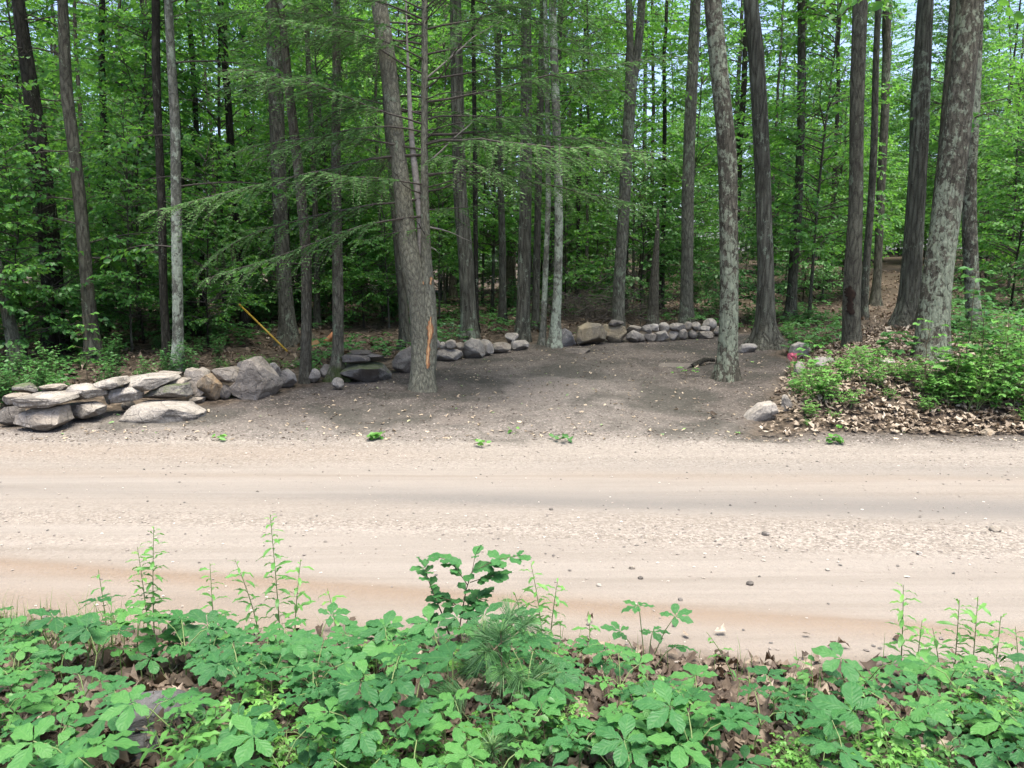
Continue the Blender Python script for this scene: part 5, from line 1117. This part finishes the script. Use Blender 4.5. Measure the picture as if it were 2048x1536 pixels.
def s_grav(rr, n):
    x = rr.uniform(-7.2, 7.2, n); y = rr.uniform(3.2, 8.9, n); d = np.clip(gau(y, 5.25 - .05 * x, .45) * (.5 + .5 * sst(-2, 3, x)) + 1.0 * gau(y, yfar(x) + .1, .32) + .35 * gau(y, yfar(x) - .7, .5) + .35 * gau(y, ynear(x) - .0, .2) + .10, 0, 1); k_ = (rr.random(n) < d) & (y > ynear(x) - .1); return x[k_], y[k_]
gravel('gravel', 'small loose stones of the sandy road', 26000, s_grav, .003, .0125, M_gravel, 5)
def s_crumb(rr, n):
    x = rr.uniform(-6.8, 5.5, n); y = 8.0 + 8 * rr.random(n) ** 1.4; k_ = lotmask(x, y) > .3; return x[k_], y[k_]
gravel('soil_crumbs', 'crumbs of dark soil and grit over the clearing', 9000, s_crumb, .004, .016, M_crumb, 6)
rr = np.random.default_rng(8); mb = MB(); n = 15000
y = 10 + 26 * rr.random(n) ** 1.2; x = rr.uniform(-.74, .78, n) * y
cl = vnoise(x * .7, y * .7, 3) + .5 * vnoise(x * 2, y * 2, 5)
k_ = (lotmask(x, y) < .1) & (abs(x - .485 * y) > .7) & (cl > np.where(x > .25 * y, -.25, .05)) & ((y > 12.2) | (bankd(x, y) < 0)) & (y > np.interp(x, [-8, -4, -2, 0, 2, 3], [9.5, 11.5, 13, 16, 17.6, 10])); x, y = x[k_], y[k_]; n = len(x)
z = terr(x, y) + .05 + .22 * rr.random(n); a = rr.uniform(0, 6.28, n)
for an in (0, 1.2, -1.2, 2.4, -2.4):
    leaves(mb, np.stack([x, y, z], 1), np.stack([np.cos(a + an), np.sin(a + an), rr.normal(-.1, .2, n)], 1), np.array([0, 0, 1.]) + rr.normal(0, .25, (n, 3)), rr.uniform(.06, .12, n), rr.uniform(.04, .07, n), np.clip(rr.normal(.5, .22, n), 0, 1))
tag(mb.build('ground_cover', [M_shrub]), 'low leafy ground cover spread over the forest floor', kind='stuff')
mb = MB(); n = 900; x = np.concatenate([rr.uniform(-2.9, -1.9, 500), rr.uniform(-3, 2.6, 250), rr.uniform(4.2, 6.2, 150)]); y = np.concatenate([ynear(x[:500]) - rr.uniform(-.02, .6, 500), ynear(x[500:750]) - rr.uniform(0, .9, 250), rr.uniform(9.0, 9.9, 150)]); z = terr(x, y); a = rr.uniform(0, 6.28, n); h = rr.uniform(.06, .22, n); b = .05 + .5 * rr.random(n)
P = np.stack([x, y, z], 1); D = np.stack([np.cos(a), np.sin(a), np.zeros(n)], 1); S = np.stack([-np.sin(a), np.cos(a), np.zeros(n)], 1) * .0016; U = np.array([0, 0, 1.])
Vv = np.stack([P - S, P + S, P + U * h[:, None] * .6 + D * (h * b * .35)[:, None] + S * .8, P + U * h[:, None] + D * (h * b)[:, None], P + U * h[:, None] * .6 + D * (h * b * .35)[:, None] - S * .8], 1); o5 = np.arange(n)[:, None] * 5
mb.add(Vv.reshape(-1, 3), quads=o5 + np.array([[0, 1, 2, 4]]), tris=o5 + np.array([[4, 2, 3]]), rnd=rr.random(n)); tag(mb.build('grass', [M_grass]), 'thin grass blades along the verge', kind='stuff')

# ------------------------------------------------------------------ small things
M_yellow = plain_mat('yellow_plastic', (.27, .17, .015), (.36, .24, .03), 6, .5); M_cut = plain_mat('cut_wood', (.40, .22, .09), (.52, .33, .16), 30, .8); M_split = plain_mat('split_wood', (.30, .12, .05), (.45, .22, .10), 14, .8, .12); M_pink = plain_mat('pink_ribbon', (.50, .10, .15), (.58, .16, .22), 12, .5); M_post = plain_mat('weathered_post', (.20, .15, .09), (.33, .26, .16), 20, .9, .2)
g0 = at(578, 706); a = on_plane(578, 706, g0[1]); b = on_plane(480, 610, g0[1] + .4); o = thing('yellow_pole', a, 'yellow plastic pole leaning at a slant behind the roadside wall', 'pole'); mb = MB(); d = b - a; tube(mb, [d * -.05, d * .5, d], [.018, .018, .018], 10, cap=True); mb.build('tube', [M_yellow], o); mb = MB(); tube(mb, [d * .985, d * 1.012], [.021, .020], 10, cap=True); mb.build('cap', [M_yellow], o)
def log(box_c, end_w, direc, L, label, m, split=False):
    g = at(*box_c); s = px(g) * end_w / 2; o = thing('cut_log', g, label, 'log'); d = nrm(np.array(direc, float)); mb = MB(); p = np.array([0, 0, s * .9])
    if split:
        tube(mb, [p, p + d * L], [s, s * .9], 5, 0, cap=True, rfun=lambda th, z: .8 + .3 * np.cos(th * 2)); mb.build('split_face', [M_split], o)
    else:
        tube(mb, [p + d * .0, p + d * L], [s, s * .95], 14, 0, lambda th, z: 1 + .06 * vnoise(np.cos(th) * 2, np.sin(th) * 2, z)); mb.build('bark', [B_brown], o); mb = MB(); th = np.arange(14) * 2 * PI / 14; sd = perp(d); up = np.cross(sd, d); ring = p - d * .003 + s * .95 * (np.cos(th)[:, None] * sd + np.sin(th)[:, None] * up); Vv = np.vstack([ring, p - d * .004]); mb.add(Vv, tris=[[i, (i + 1) % 14, 14] for i in range(14)]); mb.build('cut_end', [M_cut], o)
log((630, 696), 19, (-.35, 1, .06), .9, 'short round log with a pale cut end facing the road', B_brown)
log((648, 696), 14, (.55, .25, .62), .42, 'split wedge of orange wood propped beside the round log', B_brown, True)
g = at(1582, 752); o = thing('survey_stake', g, 'weathered stake topped with a bunch of pink ribbon beside the upright stone', 'stake'); hh = (on_plane(1582, 712, g[1]) - g)[2]; mb = MB(); tube(mb, [[0, 0, -.1], [.004, 0, hh]], [.030, .026], 6, cap=True); mb.build('post', [M_post], o)
mb = MB(); rr = np.random.default_rng(3)
for j in range(9):
    a = rr.uniform(0, 6.28); t = np.linspace(0, 1, 7); P = np.stack([np.cos(a + t * 2) * (.03 + .04 * np.sin(PI * t)), np.sin(a + t * 2) * (.03 + .04 * np.sin(PI * t)), hh + .02 * np.sin(PI * t) + .03 - t * rr.uniform(.02, .14)], 1); Wd = np.array([0, 0, .014]); Vv = np.stack([P - Wd, P + Wd], 1).reshape(-1, 3); mb.add(Vv, quads=[[2 * i, 2 * i + 2, 2 * i + 3, 2 * i + 1] for i in range(6)])
Vt, T = rock_verts(5, .085, .06, .08, 'round', None, 3); mb.add(Vt + np.array([0, 0, hh + .01]), tris=T); mb.build('ribbon', [M_pink], o)
# brush pile beyond the far wall, fallen logs
g = at(1215, 668); g = np.array([g[0], g[1] + 2.2, float(terr(g[0], g[1] + 2.2))]); o = thing('brush_pile', g, 'dark tangled heap of dead branches behind the ochre boulders', 'brush pile'); mb = MB(); rr = np.random.default_rng(12)
for j in range(330):
    c = np.array([rr.normal(0, .85), rr.normal(0, .5), abs(rr.normal(0, .42))]); d = nrm(rr.normal(size=3) * np.array([1, .7, .45])); L = rr.uniform(.4, 1.3); t = np.linspace(-.5, .5, 5)[:, None]; P = c + d * L * t + rr.normal(0, .04, (5, 3)); P[:, 2] = np.clip(P[:, 2], .0, None); tube(mb, P, np.linspace(1, .3, 5) * rr.uniform(.004, .013), 4)
mb.build('branches', [B_twig], o)
def fallen(p, q, rad, label, mat, seed):
    a = at(*p); b = at(*q); a[2] += rad * .6; b[2] += rad * .6; o = thing('fallen_log', a, label, 'log'); mb = MB(); t = np.linspace(0, 1, 14)[:, None]; P = (b - a) * t; P[:, 2] += .06 * np.sin(t[:, 0] * 3 + seed); tube(mb, P, rad * (1 - .35 * t[:, 0]), 10, 0, lambda th, z: 1 + .12 * vnoise(np.cos(th) * 2 + seed, np.sin(th) * 2, z * 3), cap=True); mb.build('trunk', [mat], o)
    mb = MB(); r2_ = np.random.default_rng(seed)
    if 'root' in label: return
    for _ in range(3): dead_branch(mb, r2_, P[r2_.integers(3, 12)], r2_.uniform(0, 6.28), r2_.uniform(.2, .9), .6, rad * .3, 0)
    mb.build('snag', [mat], o)
fallen((1560, 590), (1690, 568), .10, 'long dark fallen trunk lying across the forest floor behind the hollow tree', B_dark, 2)
fallen((1248, 668), (1290, 655), .06, 'short dark log resting behind the dark flat stone of the far wall', B_dark, 3)
fallen((1590, 612), (1650, 600), .07, 'shorter mossy log among the ground cover beneath the long fallen trunk', B_far, 4)
fallen((560, 742), (640, 712), .05, 'thin dead limb lying behind the pyramid boulder', B_brown, 5)
fallen((1385, 735), (1428, 728), .05, 'dark exposed root at the foot of the lichen-patched trunk', B_dark, 6)
# freshly fallen green leaf sprigs on the road edge
def sprig(u, v, n, s, label, seed, mat=None):
    g = at(u, v); o = thing('fallen_sprig', g, label, 'leaf sprig'); ms = MB(); ml = MB(); rr = np.random.default_rng(seed); d = nrm(np.array([rr.normal(), rr.normal() * .4, 0])); tube(ms, [[0, 0, .012], d * s * .5 + [0, 0, .03], d * s], [.004, .003, .002], 4)
    for j in range(n):
        f = rr.random(); a = rr.uniform(0, 6.28); leaves(ml, [d * s * f + np.array([rr.normal(0, .03), rr.normal(0, .03), .02 + .05 * rr.random()])], [[math.cos(a), math.sin(a), rr.normal(.1, .3)]], [[rr.normal(0, .5), rr.normal(-.3, .5), 1]], s * rr.uniform(.35, .6), s * .3, rr.random())
    ms.build('twig', [M_redstem], o); ml.build('leaves', [mat or M_bramble], o)
sprig(734, 882, 13, .20, 'fallen sprig of yellow-green leaves on the road edge below the torn tree', 1)
sprig(948, 890, 8, .14, 'small fallen green leaf cluster on the road edge, between two sprigs', 2)
sprig(1112, 882, 11, .16, 'fallen bluish green leaf sprig on the gravel edge below the far wall', 3, M_shrub)
sprig(1690, 888, 16, .17, 'wilted heap of leaves standing up on the road edge below the leafy bank', 4)
sprig(455, 880, 7, .16, 'flat limp leaf sprig on the gravel edge below the pyramid boulder', 5)
sprig(1020, 868, 5, .12, 'little bright leaf lying upslope of the bluish sprig', 6)
sprig(1430, 838, 7, .13, 'crumpled yellow-brown leaf bunch on the soil near the sloping boulder', 7, M_dead)
sprig(1690, 862, 6, .12, 'green tuft at the foot of the leafy bank', 8)
# pebbles one can pick out on the road
for u, v, s, m, lab in [(1531,1071,16,S_dark,'largest dark bluish pebble in the middle of the sandy road'),(1500,1170,15,S_dark,'dark rounded pebble on the smooth near wheel track'),(1281,1159,11,S_dark,'small dark pebble beside two others on the smooth near track'),(1990,1062,22,S_warm,'flat brownish pebble at the side of the road view'),(1361,1201,10,S_dark,'dark pebble just beyond the near sandy ridge'),(1264,1138,13,S_warm,'flat pebble above the small dark one on the near track'),(1198,1172,11,S_grey,'greyish pebble nearest the branching shrublet'),(1102,1021,9,S_dark,'dark pebble lying in the grey wheel track'),(1838,1112,12,S_pale,'pale pebble on the gravelly road strip'),(1655,1144,9,S_grey,'little grey pebble on the smooth sand beyond the pine seedling')]:
    g = at(u, v); sz = px(g) * s; Vt, T = rock_verts(int(u + v), sz, sz * .62, sz * .9, 'round', None, 3); mb = MB(); mb.add(Vt, tris=T); tag(mb.build('pebble', [m], None, (g[0], g[1], g[2] + sz * .15)), lab, 'pebble')
for ks in (SH, BR, CP):
    for k_ in ks:
        if k_.location.z < -400:
            for ch in list(k_.children): bpy.data.objects.remove(ch)
            bpy.data.objects.remove(k_)
SKY, SUNE, EXPO = .115, 2.0, 2.1
# ------------------------------------------------------------------ light and render settings
SUN_EL, SUN_AZ = math.radians(78), math.radians(150)     # azimuth clockwise from +Y
w = bpy.data.worlds.new('World'); scene.world = w; w.use_nodes = True
nt = w.node_tree; bg = nt.nodes['Background']; sky = nt.nodes.new('ShaderNodeTexSky'); sky.sky_type = 'NISHITA'
sky.sun_disc = False; sky.sun_elevation = SUN_EL; sky.sun_rotation = SUN_AZ; sky.air_density = .65; sky.dust_density = 3.5; sky.ozone_density = .6
nt.links.new(sky.outputs[0], bg.inputs[0]); bg.inputs[1].default_value = SKY
sl = bpy.data.lights.new('sun', 'SUN'); sl.energy = SUNE; sl.angle = math.radians(35); sl.color = (1, .93, .82)
so = bpy.data.objects.new('sun', sl); COL.objects.link(so); so.location = (0, -10, 40)
so.rotation_euler = (PI / 2 - SUN_EL, 0, PI - SUN_AZ)
scene.view_settings.view_transform = 'Standard'; scene.view_settings.look = 'None'; scene.view_settings.gamma = 1; scene.view_settings.exposure = EXPO
c = scene.cycles; c.use_denoising = True; c.denoiser = 'OPENIMAGEDENOISE'; c.denoising_prefilter = 'ACCURATE'; c.use_adaptive_sampling = True; c.adaptive_threshold = .015
c.max_bounces = 9; c.diffuse_bounces = 8; c.glossy_bounces = 2; c.transmission_bounces = 3; c.transparent_max_bounces = 4; c.sample_clamp_indirect = 6; c.caustics_reflective = False; c.caustics_refractive = False
